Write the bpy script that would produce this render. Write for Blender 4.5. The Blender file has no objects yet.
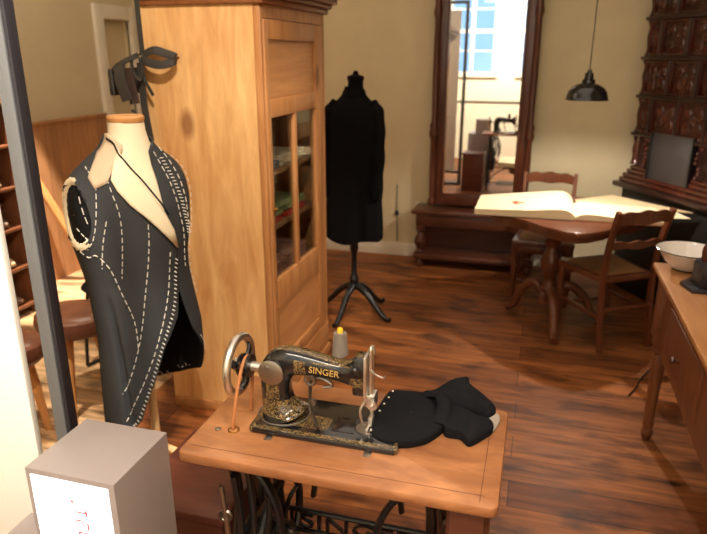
import bpy, bmesh, math, random
from math import sin, cos, pi, radians
from mathutils import Vector, Matrix
random.seed(7)
SC = bpy.context.scene
COL = SC.collection

# ---------------------------------------------------------------- camera
cam_d = bpy.data.cameras.new('camera'); cam = bpy.data.objects.new('camera', cam_d); COL.objects.link(cam)
cam_d.sensor_width = 36; cam_d.lens = 643.0 / 707 * 36; cam_d.clip_start = .02
_th = math.atan(212 / 643.0)
cam.location = (0, 0, 1.65)
cam.rotation_euler = (pi / 2 - _th, 0, radians(15.95))
cam_d.dof.use_dof = True; cam_d.dof.focus_distance = 1.62; cam_d.dof.aperture_fstop = 4.0
SC.camera = cam
# ---------------------------------------------------------------- exposure, world
SC.view_settings.view_transform = 'Standard'; SC.view_settings.look = 'None'
SC.view_settings.gamma = 1; SC.view_settings.use_curve_mapping = False
SC.view_settings.exposure = 0.0
W = bpy.data.worlds.new('sky'); SC.world = W; W.use_nodes = True
_bg = W.node_tree.nodes['Background']; _bg.inputs[0].default_value = (.34, .62, 1.0, 1); _bg.inputs[1].default_value = 1.5


# ---------------------------------------------------------------- lights: room spots and added fills
def spot(name, loc, target, power, angle, blend=.4, color=(1, .80, .58), size=.04):
    d = bpy.data.lights.new(name, 'SPOT'); o = bpy.data.objects.new(name, d); COL.objects.link(o)
    d.energy = power; d.spot_size = radians(angle); d.spot_blend = blend; d.color = color; d.shadow_soft_size = size
    o.location = loc; o.rotation_euler = (Vector(target) - Vector(loc)).to_track_quat('-Z', 'Y').to_euler()
    return o


def area(name, loc, target, power, sx, sy, color=(1, .84, .64)):
    d = bpy.data.lights.new(name, 'AREA'); o = bpy.data.objects.new(name, d); COL.objects.link(o)
    d.shape = 'RECTANGLE'; d.size = sx; d.size_y = sy; d.energy = power; d.color = color
    o.location = loc; o.rotation_euler = (Vector(target) - Vector(loc)).to_track_quat('-Z', 'Y').to_euler()
    return o


WARM = (1, .87, .73)
spot('track_spot_dummy', (-.35, .75, 3.0), (-1.5, 2.3, 1.05), 250, 44, .5, WARM)
spot('track_spot_machine', (.75, .35, 3.0), (-.42, 1.45, .7), 88, 26, .7, WARM)
spot('track_spot_cabinet', (1.2, 2.0, 2.7), (-1.1, 2.85, .95), 105, 30, .6, WARM)
spot('track_spot_side_room', (-2.95, 3.3, 3.12), (-3.14, 3.76, 0), 1400, 25, .12, (1, .88, .74))
spot('track_spot_stools', (-1.9, 1.3, 3.1), (-2.32, 2.15, 0), 420, 25, .2, (1, .88, .72))
spot('panel_boost_spot', (-.75, .3, 2.9), (-1.45, 1.13, 1.1), 330, 34, .4, (1, .90, .78))  # extra spot, added to keep the white panel blown out
spot('track_spot_floor', (.6, .8, 3.1), (.0, 2.1, 0), 62, 60, 1, WARM)
spot('track_spot_worktable', (.3, 2.9, 3.0), (.85, 2.4, .7), 36, 45, .8, WARM)
area('ambient_fill', (-.3, 2.6, 3.12), (-.3, 2.6, 0), 24, 2.4, 3.0, (1, .87, .73))  # broad fill standing in for ambient light, no actual fixture
area('side_room_fill', (-2.9, 3.6, 3.12), (-3.2, 3.8, 1), 16, .8, 1.6, (1, .86, .68))  # added fill that lifts the side room, not a real lamp
area('rear_wall_fill', (-.6, -.3, 3.1), (-.8, -1.8, 1.2), 230, 1.6, .8, (1, .93, .80))  # unseen area fill, put in to brighten the rear wall in the mirror


# ================================================================ materials
def new_mat(name):
    m = bpy.data.materials.new(name); m.use_nodes = True
    nt = m.node_tree; b = nt.nodes['Principled BSDF']
    return m, nt, b


def N(nt, t, **kw):
    n = nt.nodes.new(t)
    for k, v in kw.items():
        setattr(n, k, v)
    return n


def ramp(nt, stops):
    r = N(nt, 'ShaderNodeValToRGB'); e = r.color_ramp.elements
    while len(e) < len(stops): e.new(.5)
    for i, (p, c) in enumerate(stops):
        e[i].position = p; e[i].color = (*c, 1) if len(c) == 3 else c
    return r


def srgb(r, g, b):
    f = lambda c: (c / 255 / 12.92) if c / 255 <= .04045 else ((c / 255 + .055) / 1.055) ** 2.4
    return (f(r), f(g), f(b))


def plain(name, col, rough=.6, metal=0, bump=0, bscale=200, var=.0, coat=0, spec=.5):
    m, nt, b = new_mat(name)
    b.inputs['Roughness'].default_value = rough; b.inputs['Metallic'].default_value = metal
    b.inputs['Specular IOR Level'].default_value = spec
    b.inputs['Coat Weight'].default_value = coat; b.inputs['Coat Roughness'].default_value = .12
    tc = N(nt, 'ShaderNodeTexCoord')
    no = N(nt, 'ShaderNodeTexNoise'); no.inputs['Scale'].default_value = 7; no.inputs['Detail'].default_value = 6
    nt.links.new(tc.outputs['Object'], no.inputs['Vector'])
    v = max(var, .02)
    r = ramp(nt, [(.3, tuple(max(0, c * (1 - v)) for c in col)), (.7, tuple(min(1, c * (1 + v)) for c in col))])
    nt.links.new(no.outputs['Fac'], r.inputs['Fac']); nt.links.new(r.outputs['Color'], b.inputs['Base Color'])
    if bump:
        n2 = N(nt, 'ShaderNodeTexNoise'); n2.inputs['Scale'].default_value = bscale; n2.inputs['Detail'].default_value = 3
        nt.links.new(tc.outputs['Object'], n2.inputs['Vector'])
        bp = N(nt, 'ShaderNodeBump'); bp.inputs['Strength'].default_value = bump; bp.inputs['Distance'].default_value = .002
        nt.links.new(n2.outputs['Fac'], bp.inputs['Height']); nt.links.new(bp.outputs['Normal'], b.inputs['Normal'])
    return m


def wood(name, c1, c2, knot=None, axis='X', stretch=9, scale=3.2, rough=.45, knots=0, coat=0, detail=7, spec=.4, board=0, board_axis='X'):
    """Grain runs along axis; optional knots and butt-joined boards."""
    m, nt, b = new_mat(name); L = nt.links.new
    b.inputs['Roughness'].default_value = rough; b.inputs['Specular IOR Level'].default_value = spec
    b.inputs['Coat Weight'].default_value = coat; b.inputs['Coat Roughness'].default_value = .15
    tc = N(nt, 'ShaderNodeTexCoord')
    mp = N(nt, 'ShaderNodeMapping'); s = [stretch] * 3; s['XYZ'.index(axis)] = 1
    mp.inputs['Scale'].default_value = s
    L(tc.outputs['Object'], mp.inputs['Vector'])
    vec = mp.outputs['Vector']
    no = N(nt, 'ShaderNodeTexNoise'); no.inputs['Scale'].default_value = scale; no.inputs['Detail'].default_value = detail
    no.inputs['Distortion'].default_value = .6; no.inputs['Roughness'].default_value = .6
    L(vec, no.inputs['Vector'])
    lo = N(nt, 'ShaderNodeTexNoise'); lo.inputs['Scale'].default_value = 2.2; lo.inputs['Detail'].default_value = 3
    L(tc.outputs['Object'], lo.inputs['Vector'])
    r = ramp(nt, [(.28, c2), (.5, tuple((x + y) / 2 for x, y in zip(c1, c2))), (.68, c1)])
    mx = N(nt, 'ShaderNodeMath', operation='MULTIPLY_ADD'); mx.inputs[1].default_value = .35; L(lo.outputs['Fac'], mx.inputs[0])
    sb = N(nt, 'ShaderNodeMath', operation='MULTIPLY'); sb.inputs[1].default_value = .65; L(no.outputs['Fac'], sb.inputs[0])
    L(sb.outputs[0], mx.inputs[2]); L(mx.outputs[0], r.inputs['Fac'])
    out = r.outputs['Color']
    if knots:
        kc = knot or tuple(c * .35 for c in c2)
        mk = N(nt, 'ShaderNodeMapping'); k = [1.0] * 3; k['XYZ'.index(axis)] = .55; mk.inputs['Scale'].default_value = k
        L(tc.outputs['Object'], mk.inputs['Vector'])
        vo = N(nt, 'ShaderNodeTexVoronoi'); vo.inputs['Scale'].default_value = knots; L(mk.outputs['Vector'], vo.inputs['Vector'])
        kr = ramp(nt, [(.07, (1, 1, 1)), (.16, (0, 0, 0))]); L(vo.outputs['Distance'], kr.inputs['Fac'])
        mi = N(nt, 'ShaderNodeMixRGB'); mi.inputs[2].default_value = (*kc, 1)
        f = N(nt, 'ShaderNodeMath', operation='MULTIPLY'); f.inputs[1].default_value = .75; L(kr.outputs['Color'], f.inputs[0])
        L(f.outputs[0], mi.inputs[0]); L(out, mi.inputs[1]); out = mi.outputs[0]
    if board:
        sp = N(nt, 'ShaderNodeSeparateXYZ'); L(tc.outputs['Object'], sp.inputs[0])
        dv = N(nt, 'ShaderNodeMath', operation='DIVIDE'); dv.inputs[1].default_value = board; L(sp.outputs[board_axis], dv.inputs[0])
        fl = N(nt, 'ShaderNodeMath', operation='FLOOR'); L(dv.outputs[0], fl.inputs[0])
        wn = N(nt, 'ShaderNodeTexWhiteNoise', noise_dimensions='1D'); L(fl.outputs[0], wn.inputs['W'])
        fr = N(nt, 'ShaderNodeMath', operation='FRACT'); L(dv.outputs[0], fr.inputs[0])
        gp = N(nt, 'ShaderNodeMath', operation='LESS_THAN'); gp.inputs[1].default_value = .02; L(fr.outputs[0], gp.inputs[0])
        mr = N(nt, 'ShaderNodeMapRange'); mr.inputs['To Min'].default_value = .82; mr.inputs['To Max'].default_value = 1.12
        L(wn.outputs['Value'], mr.inputs['Value'])
        hs = N(nt, 'ShaderNodeHueSaturation'); L(out, hs.inputs['Color']); L(mr.outputs[0], hs.inputs['Value'])
        m2 = N(nt, 'ShaderNodeMixRGB'); m2.inputs[2].default_value = (*[c * .35 for c in c2], 1); L(gp.outputs[0], m2.inputs[0]); L(hs.outputs[0], m2.inputs[1])
        out = m2.outputs[0]
    L(out, b.inputs['Base Color'])
    bp = N(nt, 'ShaderNodeBump'); bp.inputs['Strength'].default_value = .15; bp.inputs['Distance'].default_value = .002
    L(no.outputs['Fac'], bp.inputs['Height']); L(bp.outputs['Normal'], b.inputs['Normal'])
    return m


def floor_mat(name='floorboards', ca=(156, 96, 52), cb=(104, 57, 30), cm=(46, 26, 18)):
    m, nt, b = new_mat(name); L = nt.links.new
    b.inputs['Roughness'].default_value = .45; b.inputs['Specular IOR Level'].default_value = .3
    tc = N(nt, 'ShaderNodeTexCoord')
    br = N(nt, 'ShaderNodeTexBrick'); br.offset = .37; br.offset_frequency = 2
    br.inputs['Scale'].default_value = 1; br.inputs['Brick Width'].default_value = 4.3; br.inputs['Row Height'].default_value = .165
    br.inputs['Mortar Size'].default_value = .0018; br.inputs['Mortar Smooth'].default_value = .3; br.inputs['Bias'].default_value = -.1
    br.inputs['Color1'].default_value = (*srgb(*ca), 1); br.inputs['Color2'].default_value = (*srgb(*cb), 1)
    br.inputs['Mortar'].default_value = (*srgb(*cm), 1)
    L(tc.outputs['Object'], br.inputs['Vector'])
    mp = N(nt, 'ShaderNodeMapping'); mp.inputs['Scale'].default_value = (1, 11, 1); L(tc.outputs['Object'], mp.inputs['Vector'])
    no = N(nt, 'ShaderNodeTexNoise'); no.inputs['Scale'].default_value = 2.6; no.inputs['Detail'].default_value = 9; no.inputs['Distortion'].default_value = .8
    L(mp.outputs[0], no.inputs['Vector'])
    r = ramp(nt, [(.28, (.45, .40, .36)), (.5, (.95, .92, .88)), (.72, (1.4, 1.32, 1.2))]); L(no.outputs['Fac'], r.inputs['Fac'])
    mu = N(nt, 'ShaderNodeMixRGB', blend_type='MULTIPLY'); mu.inputs[0].default_value = 1; L(br.outputs['Color'], mu.inputs[1]); L(r.outputs['Color'], mu.inputs[2])
    # worn dark stains and knots
    ms = N(nt, 'ShaderNodeMapping'); ms.inputs['Scale'].default_value = (1, 2.4, 1); L(tc.outputs['Object'], ms.inputs['Vector'])
    n2 = N(nt, 'ShaderNodeTexNoise'); n2.inputs['Scale'].default_value = 3.4; n2.inputs['Detail'].default_value = 5; L(ms.outputs[0], n2.inputs['Vector'])
    r2 = ramp(nt, [(.36, (.30, .26, .25)), (.50, (1, 1, 1))]); L(n2.outputs['Fac'], r2.inputs['Fac'])
    m2 = N(nt, 'ShaderNodeMixRGB', blend_type='MULTIPLY'); m2.inputs[0].default_value = .85; L(mu.outputs[0], m2.inputs[1]); L(r2.outputs[0], m2.inputs[2])
    vo = N(nt, 'ShaderNodeTexVoronoi'); vo.inputs['Scale'].default_value = 3.3; L(ms.outputs[0], vo.inputs['Vector'])
    r3 = ramp(nt, [(.05, (.25, .2, .18)), (.12, (1, 1, 1))]); L(vo.outputs['Distance'], r3.inputs['Fac'])
    m3 = N(nt, 'ShaderNodeMixRGB', blend_type='MULTIPLY'); m3.inputs[0].default_value = .8; L(m2.outputs[0], m3.inputs[1]); L(r3.outputs[0], m3.inputs[2])
    L(m3.outputs[0], b.inputs['Base Color'])
    bp = N(nt, 'ShaderNodeBump'); bp.inputs['Strength'].default_value = .35; bp.inputs['Distance'].default_value = .003
    L(no.outputs['Fac'], bp.inputs['Height']); L(bp.outputs['Normal'], b.inputs['Normal'])
    rr = N(nt, 'ShaderNodeMapRange'); rr.inputs['To Min'].default_value = .40; rr.inputs['To Max'].default_value = .62
    L(n2.outputs['Fac'], rr.inputs['Value']); L(rr.outputs[0], b.inputs['Roughness'])
    return m


def glass_mat(name, tint=(1, 1, 1), refl=.1):
    m = bpy.data.materials.new(name); m.use_nodes = True; nt = m.node_tree; nt.nodes.clear(); L = nt.links.new
    o = N(nt, 'ShaderNodeOutputMaterial'); t = N(nt, 'ShaderNodeBsdfTransparent'); t.inputs[0].default_value = (*tint, 1)
    g = N(nt, 'ShaderNodeBsdfGlossy'); g.inputs['Roughness'].default_value = .02
    lw = N(nt, 'ShaderNodeLayerWeight'); pw = N(nt, 'ShaderNodeMath', operation='POWER'); pw.inputs[1].default_value = 4; L(lw.outputs['Facing'], pw.inputs[0])
    f = N(nt, 'ShaderNodeMath', operation='MULTIPLY_ADD'); f.inputs[1].default_value = .6; f.inputs[2].default_value = .03; L(pw.outputs[0], f.inputs[0])
    mx = N(nt, 'ShaderNodeMixShader'); L(f.outputs[0], mx.inputs[0]); L(t.outputs[0], mx.inputs[1]); L(g.outputs[0], mx.inputs[2]); L(mx.outputs[0], o.inputs[0])
    return m


def emit_mat(name, col, s):
    m, nt, b = new_mat(name); b.inputs['Base Color'].default_value = (.8, .8, .8, 1)
    b.inputs['Emission Color'].default_value = (*col, 1); b.inputs['Emission Strength'].default_value = s
    return m


def japan_mat(name, bands):
    """Black japanned iron with gold scrollwork inside object-space boxes (x0,x1,y0,y1,z0,z1)."""
    m, nt, b = new_mat(name); L = nt.links.new
    b.inputs['Roughness'].default_value = .22; b.inputs['Coat Weight'].default_value = .6; b.inputs['Coat Roughness'].default_value = .08
    tc = N(nt, 'ShaderNodeTexCoord'); sp = N(nt, 'ShaderNodeSeparateXYZ'); L(tc.outputs['Object'], sp.inputs[0])
    total = None
    for bd in bands:
        cur = None
        for ax, (a, c) in zip('XYZ', ((bd[0], bd[1]), (bd[2], bd[3]), (bd[4], bd[5]))):
            g1 = N(nt, 'ShaderNodeMath', operation='GREATER_THAN'); g1.inputs[1].default_value = a; L(sp.outputs[ax], g1.inputs[0])
            g2 = N(nt, 'ShaderNodeMath', operation='LESS_THAN'); g2.inputs[1].default_value = c; L(sp.outputs[ax], g2.inputs[0])
            mm = N(nt, 'ShaderNodeMath', operation='MULTIPLY'); L(g1.outputs[0], mm.inputs[0]); L(g2.outputs[0], mm.inputs[1])
            if cur is None: cur = mm
            else:
                m2 = N(nt, 'ShaderNodeMath', operation='MULTIPLY'); L(cur.outputs[0], m2.inputs[0]); L(mm.outputs[0], m2.inputs[1]); cur = m2
        if total is None: total = cur
        else:
            mx = N(nt, 'ShaderNodeMath', operation='MAXIMUM'); L(total.outputs[0], mx.inputs[0]); L(cur.outputs[0], mx.inputs[1]); total = mx
    vo = N(nt, 'ShaderNodeTexNoise'); vo.inputs['Scale'].default_value = 190; vo.inputs['Detail'].default_value = 2; vo.inputs['Distortion'].default_value = 2.2
    L(tc.outputs['Object'], vo.inputs['Vector'])
    r = ramp(nt, [(.535, (0, 0, 0)), (.56, (1, 1, 1)), (.62, (1, 1, 1)), (.66, (.1, .1, .1))]); L(vo.outputs['Fac'], r.inputs['Fac'])
    mk = N(nt, 'ShaderNodeMath', operation='MULTIPLY'); L(r.outputs[0], mk.inputs[0]); L(total.outputs[0], mk.inputs[1])
    mi = N(nt, 'ShaderNodeMixRGB'); mi.inputs[1].default_value = (.008, .008, .009, 1); mi.inputs[2].default_value = (*srgb(176, 142, 84), 1)
    L(mk.outputs[0], mi.inputs[0]); L(mi.outputs[0], b.inputs['Base Color'])
    return m


M = {}
M['wall'] = plain('wall_plaster', srgb(208, 194, 160), .85, bump=.1, bscale=60, var=.03)
M['wall_rear'] = plain('wall_plaster_pale', srgb(236, 226, 200), .85, var=.02)
M['white_paint'] = plain('white_paint', srgb(226, 218, 202), .5)
M['ceiling'] = plain('ceiling_paint', srgb(225, 218, 200), .9)
M['floor'] = floor_mat(); M['floor_lightened'] = floor_mat('lightened_floorboards', (206, 172, 132), (186, 148, 108), (120, 88, 60))  # side room boards coloured lighter so the spotlight pool reads bright
M['pine'] = wood('cabinet_pine', srgb(240, 196, 134), srgb(186, 124, 66), knot=srgb(128, 72, 40), axis='Z', knots=3.6, stretch=7, scale=2.4, rough=.5, detail=10)
M['pine_front'] = wood('cabinet_pine_front', srgb(198, 142, 88), srgb(152, 96, 52), knot=srgb(100, 54, 28), axis='Z', knots=4, stretch=10, scale=2.6, rough=.42)
M['pine_rail'] = wood('cabinet_pine_rail', srgb(198, 142, 88), srgb(148, 94, 50), axis='Y', stretch=10, scale=2.6, rough=.42)
M['pine_dark'] = wood('cornice_pine', srgb(150, 92, 48), srgb(110, 62, 32), axis='Y', stretch=10, rough=.45)
M['shelf_in'] = wood('shelf_board', srgb(150, 110, 74), srgb(112, 78, 50), axis='Y', rough=.6)
M['table_top'] = wood('sewing_table_veneer', srgb(196, 134, 86), srgb(112, 62, 38), axis='X', stretch=3, scale=5, rough=.34, coat=.3, detail=10)
M['table_edge'] = wood('sewing_table_edge', srgb(196, 118, 66), srgb(150, 78, 40), axis='X', stretch=6, rough=.3, coat=.3)
M['wainscot'] = wood('wainscot_boards', srgb(192, 142, 96), srgb(156, 108, 70), axis='Z', stretch=7, rough=.55, board=.12, board_axis='Y')
M['light_wood'] = wood('light_wood', srgb(216, 160, 100), srgb(180, 120, 68), axis='Z', rough=.5)
M['pole_wood'] = wood('stand_wood', srgb(240, 205, 150), srgb(222, 180, 122), axis='Z', rough=.5)
M['worktop'] = wood('worktable_top', srgb(202, 148, 96), srgb(168, 112, 66), axis='Y', stretch=7, rough=.4)
M['work_leg'] = wood('worktable_legs', srgb(132, 80, 48), srgb(92, 52, 32), axis='Z', rough=.42)
M['dark_wood'] = wood('dark_walnut', srgb(98, 52, 32), srgb(58, 28, 20), axis='Z', rough=.32, coat=.2)
M['dark_wood_x'] = wood('dark_walnut_rail', srgb(100, 54, 34), srgb(58, 30, 20), axis='X', rough=.34, coat=.2)
M['table2'] = wood('round_table_wood', srgb(128, 74, 46), srgb(80, 44, 30), axis='X', rough=.3, coat=.2)
M['chair_wood'] = wood('chair_wood', srgb(122, 68, 42), srgb(76, 40, 26), axis='Z', rough=.32, coat=.2)
M['cane'] = plain('woven_cane', srgb(150, 108, 66), .7, bump=.8, bscale=400, var=.2)
M['red_wood'] = wood('reddish_box_wood', srgb(112, 62, 44), srgb(76, 40, 30), axis='X', rough=.4, coat=.1)
M['leather'] = plain('brown_leather', srgb(92, 54, 38), .3, bump=.3, bscale=60, var=.35, coat=.4)
M['grey_metal'] = plain('grey_painted_metal', srgb(104, 106, 108), .45, metal=.2)
M['box_grey'] = plain('grey_box_paint', srgb(156, 144, 142), .4, spec=.4)
M['white_board'] = plain('white_panel', srgb(250, 246, 236), .6)
M['black_iron'] = plain('black_cast_iron', (.012, .012, .014), .35, metal=.3, coat=.3)
M['iron_rust'] = plain('worn_iron', srgb(60, 48, 42), .5, metal=.6, var=.3)
M['chrome'] = plain('nickel_plate', srgb(222, 216, 208), .34, metal=1, var=.05)
M['dull_steel'] = plain('dull_steel', srgb(160, 152, 142), .38, metal=1, var=.15)
M['brass'] = plain('brass', srgb(200, 160, 90), .3, metal=1)
M['gold'] = plain('gold_lettering', srgb(214, 178, 104), .4, metal=.2)
M['belt'] = plain('leather_belt', srgb(190, 122, 72), .5, var=.1)
M['coat_cloth'] = plain('charcoal_wool', srgb(62, 63, 64), .95, bump=.5, bscale=500, var=.06, spec=.15)
M['coat_lining'] = plain('black_lining', srgb(20, 20, 22), .8, spec=.2)
M['black_cloth'] = plain('black_wool', srgb(26, 26, 29), .95, bump=.5, bscale=400, var=.1, spec=.1)
M['blackest'] = plain('matte_black_wool', srgb(20, 19, 20), .95, bump=.3, bscale=300, spec=.08)
M['cream'] = plain('cream_canvas', srgb(240, 224, 190), .85, bump=.3, bscale=500, var=.03)
M['beige_cloth'] = plain('beige_interlining', srgb(205, 182, 152), .85, bump=.3, bscale=400, var=.04)
M['thread'] = plain('white_thread', srgb(232, 226, 212), .7)
M['lining_light'] = plain('pale_lining', srgb(160, 148, 136), .7)
M['grey_thread'] = plain('grey_thread', srgb(130, 118, 106), .7, bump=1, bscale=300, var=.3)
M['yellow'] = plain('yellow_plastic', srgb(236, 196, 50), .4)
M['strap'] = plain('dark_strap', srgb(48, 44, 38), .75, var=.15)
M['strap_brown'] = plain('dark_brown_leather', srgb(64, 46, 38), .6, var=.2)
M['mirror'] = plain('silvered_glass', (.93, .93, .92), .015, metal=1, var=.001)
M['paper'] = plain('old_paper', srgb(238, 222, 186), .8, var=.02)
M['paper2'] = plain('loose_paper', srgb(222, 198, 158), .8, var=.03)
M['ink'] = plain('faded_red_ink', srgb(150, 90, 70), .8, var=.3)
M['tile'] = plain('brown_glazed_tile', srgb(62, 26, 18), .24, bump=1.0, bscale=70, var=.5, coat=.25)
M['tile_edge'] = plain('dark_glazed_moulding', srgb(44, 24, 19), .3, coat=.2, var=.3)
M['stove_iron'] = plain('stove_iron', srgb(24, 22, 22), .5, metal=.2)
M['stove_door'] = plain('stove_door_slate', srgb(48, 44, 44), .5, var=.1)
M['enamel'] = plain('white_enamel', srgb(232, 226, 222), .15, coat=.4)
M['black_enamel'] = plain('black_enamel', (.01, .01, .012), .2, coat=.4)
M['gunmetal'] = plain('gunmetal', srgb(58, 56, 62), .4, metal=.5)
M['glass'] = glass_mat('cabinet_glass', (.86, .88, .86))
M['win_glass'] = glass_mat('window_glass')
M['screen'] = emit_mat('lit_screen', (.93, .96, 1), 2.2)
M['red_print'] = emit_mat('red_print', (.85, .22, .22), .35); M['red_print'].node_tree.nodes['Principled BSDF'].inputs['Base Color'].default_value = (.6, .12, .12, 1)
M['bulb'] = emit_mat('lit_bulb', (1, .8, .5), 12)
M['olive'] = plain('green_cloth', srgb(122, 128, 82), .9, var=.1)
M['red_cloth'] = plain('red_cloth', srgb(176, 44, 34), .9, var=.1)
M['pink_cloth'] = plain('checked_brown_cloth', srgb(150, 104, 88), .9, var=.4)
M['cream_cloth'] = plain('cream_cloth', srgb(200, 180, 150), .9, var=.1)
M['grey_cloth'] = plain('grey_blue_cloth', srgb(96, 100, 104), .9, var=.1)
M['shoe'] = plain('brown_shoe_leather', srgb(96, 66, 48), .4, var=.3)
M['shoe_light'] = plain('pale_wooden_last', srgb(200, 170, 130), .5, var=.1)


# ================================================================ mesh helpers
class MB:
    def __init__(s): s.v = []; s.f = []; s.mi = []; s.cur = 0

    def add(s, vs, fs):
        o = len(s.v); s.v += [tuple(v) for v in vs]; s.f += [tuple(i + o for i in f) for f in fs]; s.mi += [s.cur] * len(fs); return s

    def box(s, x0, x1, y0, y1, z0, z1, bev=.0):
        if x0 > x1: x0, x1 = x1, x0
        if y0 > y1: y0, y1 = y1, y0
        bm = bmesh.new(); r = bmesh.ops.create_cube(bm, size=1)
        for v in bm.verts: v.co = Vector((x0 + (v.co.x + .5) * (x1 - x0), y0 + (v.co.y + .5) * (y1 - y0), z0 + (v.co.z + .5) * (z1 - z0)))
        if bev: bmesh.ops.bevel(bm, geom=bm.edges[:], offset=min(bev, .45 * min(x1 - x0, y1 - y0, z1 - z0)), segments=2, affect='EDGES', profile=.5)
        return s.bm(bm)

    def bm(s, bm, mat=None):
        bm.verts.index_update()
        vs = [(mat @ v.co) if mat else v.co.copy() for v in bm.verts]
        s.add(vs, [[v.index for v in f.verts] for f in bm.faces]); bm.free(); return s

    def grid(s, P, close_u=False, close_v=False):
        """P[i][j] points -> quads"""
        n, m = len(P), len(P[0]); vs = [p for r in P for p in r]; fs = []
        for i in range(n if close_u else n - 1):
            for j in range(m if close_v else m - 1):
                a = i * m + j; b = i * m + (j + 1) % m; c = ((i + 1) % n) * m + (j + 1) % m; d = ((i + 1) % n) * m + j
                fs.append((a, b, c, d))
        return s.add(vs, fs)

    def lathe(s, prof, c=(0, 0, 0), seg=24, axis='Z', caps=True, sx=1, sy=1):
        """prof: (radius, height)"""
        P = []
        for r, h in prof:
            row = []
            for k in range(seg):
                a = 2 * pi * k / seg; x, y = r * cos(a) * sx, r * sin(a) * sy
                q = (x, y, h) if axis == 'Z' else ((h, x, y) if axis == 'X' else (y, h, x))
                row.append((q[0] + c[0], q[1] + c[1], q[2] + c[2]))
            P.append(row)
        o = len(s.v); s.grid(P, close_v=True)
        if caps:
            n = len(prof)
            s.f.append(tuple(o + k for k in reversed(range(seg)))); s.f.append(tuple(o + (n - 1) * seg + k for k in range(seg))); s.mi += [s.cur] * 2
        return s

    def tube(s, pts, r, seg=10, closed=False, flat=1.0, power=2.0, up=None, caps=True):
        """tube along pts, r scalar or list (or list of (ra, rb)); flat scales the second axis."""
        pts = [Vector(p) for p in pts]; n = len(pts)
        rs = list(r) if isinstance(r, (list, tuple)) else [r] * n
        if len(rs) != n:
            m0 = len(rs) - 1; tup = isinstance(rs[0], (list, tuple)); src = [q if tup else (q,) for q in rs]; new = []
            for i in range(n):
                f = i / (n - 1) * m0; k = min(int(f), max(m0 - 1, 0)); u = f - k; a_, b_ = src[k], src[min(k + 1, m0)]
                w_ = tuple(p + (q - p) * u for p, q in zip(a_, b_)); new.append(w_ if tup else w_[0])
            rs = new
        P = []; nrm = None
        for i in range(n):
            if closed: t = (pts[(i + 1) % n] - pts[i - 1])
            else: t = pts[min(i + 1, n - 1)] - pts[max(i - 1, 0)]
            t.normalize()
            if up is not None: nrm = Vector(up) - t * Vector(up).dot(t)
            elif nrm is None:
                a = Vector((0, 0, 1)) if abs(t.z) < .9 else Vector((1, 0, 0)); nrm = a - t * a.dot(t)
            else: nrm = nrm - t * nrm.dot(t)
            nrm.normalize(); b = t.cross(nrm)
            ra, rb = rs[i] if isinstance(rs[i], (list, tuple)) else (rs[i], rs[i] * flat)
            row = []
            for k in range(seg):
                a = 2 * pi * k / seg; cx_, sy_ = cos(a), sin(a)
                e = 2 / power
                x = math.copysign(abs(cx_) ** e, cx_) * ra; y = math.copysign(abs(sy_) ** e, sy_) * rb
                row.append(pts[i] + nrm * x + b * y)
            P.append(row)
        o = len(s.v); s.grid(P, close_u=closed, close_v=True)
        if not closed and caps:
            s.f.append(tuple(o + k for k in reversed(range(seg)))); s.f.append(tuple(o + (n - 1) * seg + k for k in range(seg))); s.mi += [s.cur] * 2
        return s

    def prism(s, poly, a0, a1, axis='Z', bev=0):
        """extrude a closed polygon: axis Z: (x,y); axis Y: (x,z); axis X: (y,z)"""
        bm = bmesh.new()
        mk = {'Z': lambda p, h: (p[0], p[1], h), 'Y': lambda p, h: (p[0], h, p[1]), 'X': lambda p, h: (h, p[0], p[1])}[axis]
        vb = [bm.verts.new(mk(p, a0)) for p in poly]; f = bm.faces.new(vb)
        ex = bmesh.ops.extrude_face_region(bm, geom=[f]); d = Vector(mk((0, 0), a1)) - Vector(mk((0, 0), a0))
        for e in ex['geom']:
            if isinstance(e, bmesh.types.BMVert): e.co += d
        if bev:
            ed = [e for e in bm.edges if abs((e.verts[0].co - e.verts[1].co).dot(d)) < 1e-9]
            bmesh.ops.bevel(bm, geom=ed, offset=bev, segments=2, affect='EDGES', profile=.5)
        bmesh.ops.recalc_face_normals(bm, faces=bm.faces[:])
        return s.bm(bm)

    def build(s, name, mat, parent=None, smooth=True, mods=(), fix=True):
        me = bpy.data.meshes.new(name); me.from_pydata(s.v, [], s.f); me.validate()
        mats = mat if isinstance(mat, (list, tuple)) else [mat]
        for m in mats: me.materials.append(m)
        if len(mats) > 1:
            for p, i in zip(me.polygons, s.mi): p.material_index = i
        if fix:
            bm = bmesh.new(); bm.from_mesh(me); bmesh.ops.recalc_face_normals(bm, faces=bm.faces[:]); bm.to_mesh(me); bm.free()
        if smooth:
            for p in me.polygons: p.use_smooth = True
            try: me.set_sharp_from_angle(angle=radians(38))
            except Exception: pass
        o = bpy.data.objects.new(name, me); COL.objects.link(o)
        if parent is not None: o.parent = parent
        for m in mods:
            md = o.modifiers.new(m[0], m[0])
            for k, v in m[1].items(): setattr(md, k, v)
        return o


def empty(name):
    o = bpy.data.objects.new(name, None); o.empty_display_size = .1; COL.objects.link(o); return o


def tag(o, label, cat, group=None, kind=None):
    o['label'] = label; o['category'] = cat
    if group: o['group'] = group
    if kind: o['kind'] = kind
    return o


def thing(name, label, cat, group=None):
    return tag(empty(name), label, cat, group)


def kids(o): return [c for c in bpy.data.objects if c.parent == o]


def rebase(root, loc):
    """the thing was modelled in room coordinates: move its origin to loc without moving the shapes"""
    T = Matrix.Translation(-Vector(loc)); done = set()

    def go(o):
        if o.type == 'MESH' and o.data.name not in done:
            done.add(o.data.name); o.data.transform(T)
        for c in kids(o): go(c)
    go(root); root.location = loc
    return root


def structure(o): o['kind'] = 'structure'; return o


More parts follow.
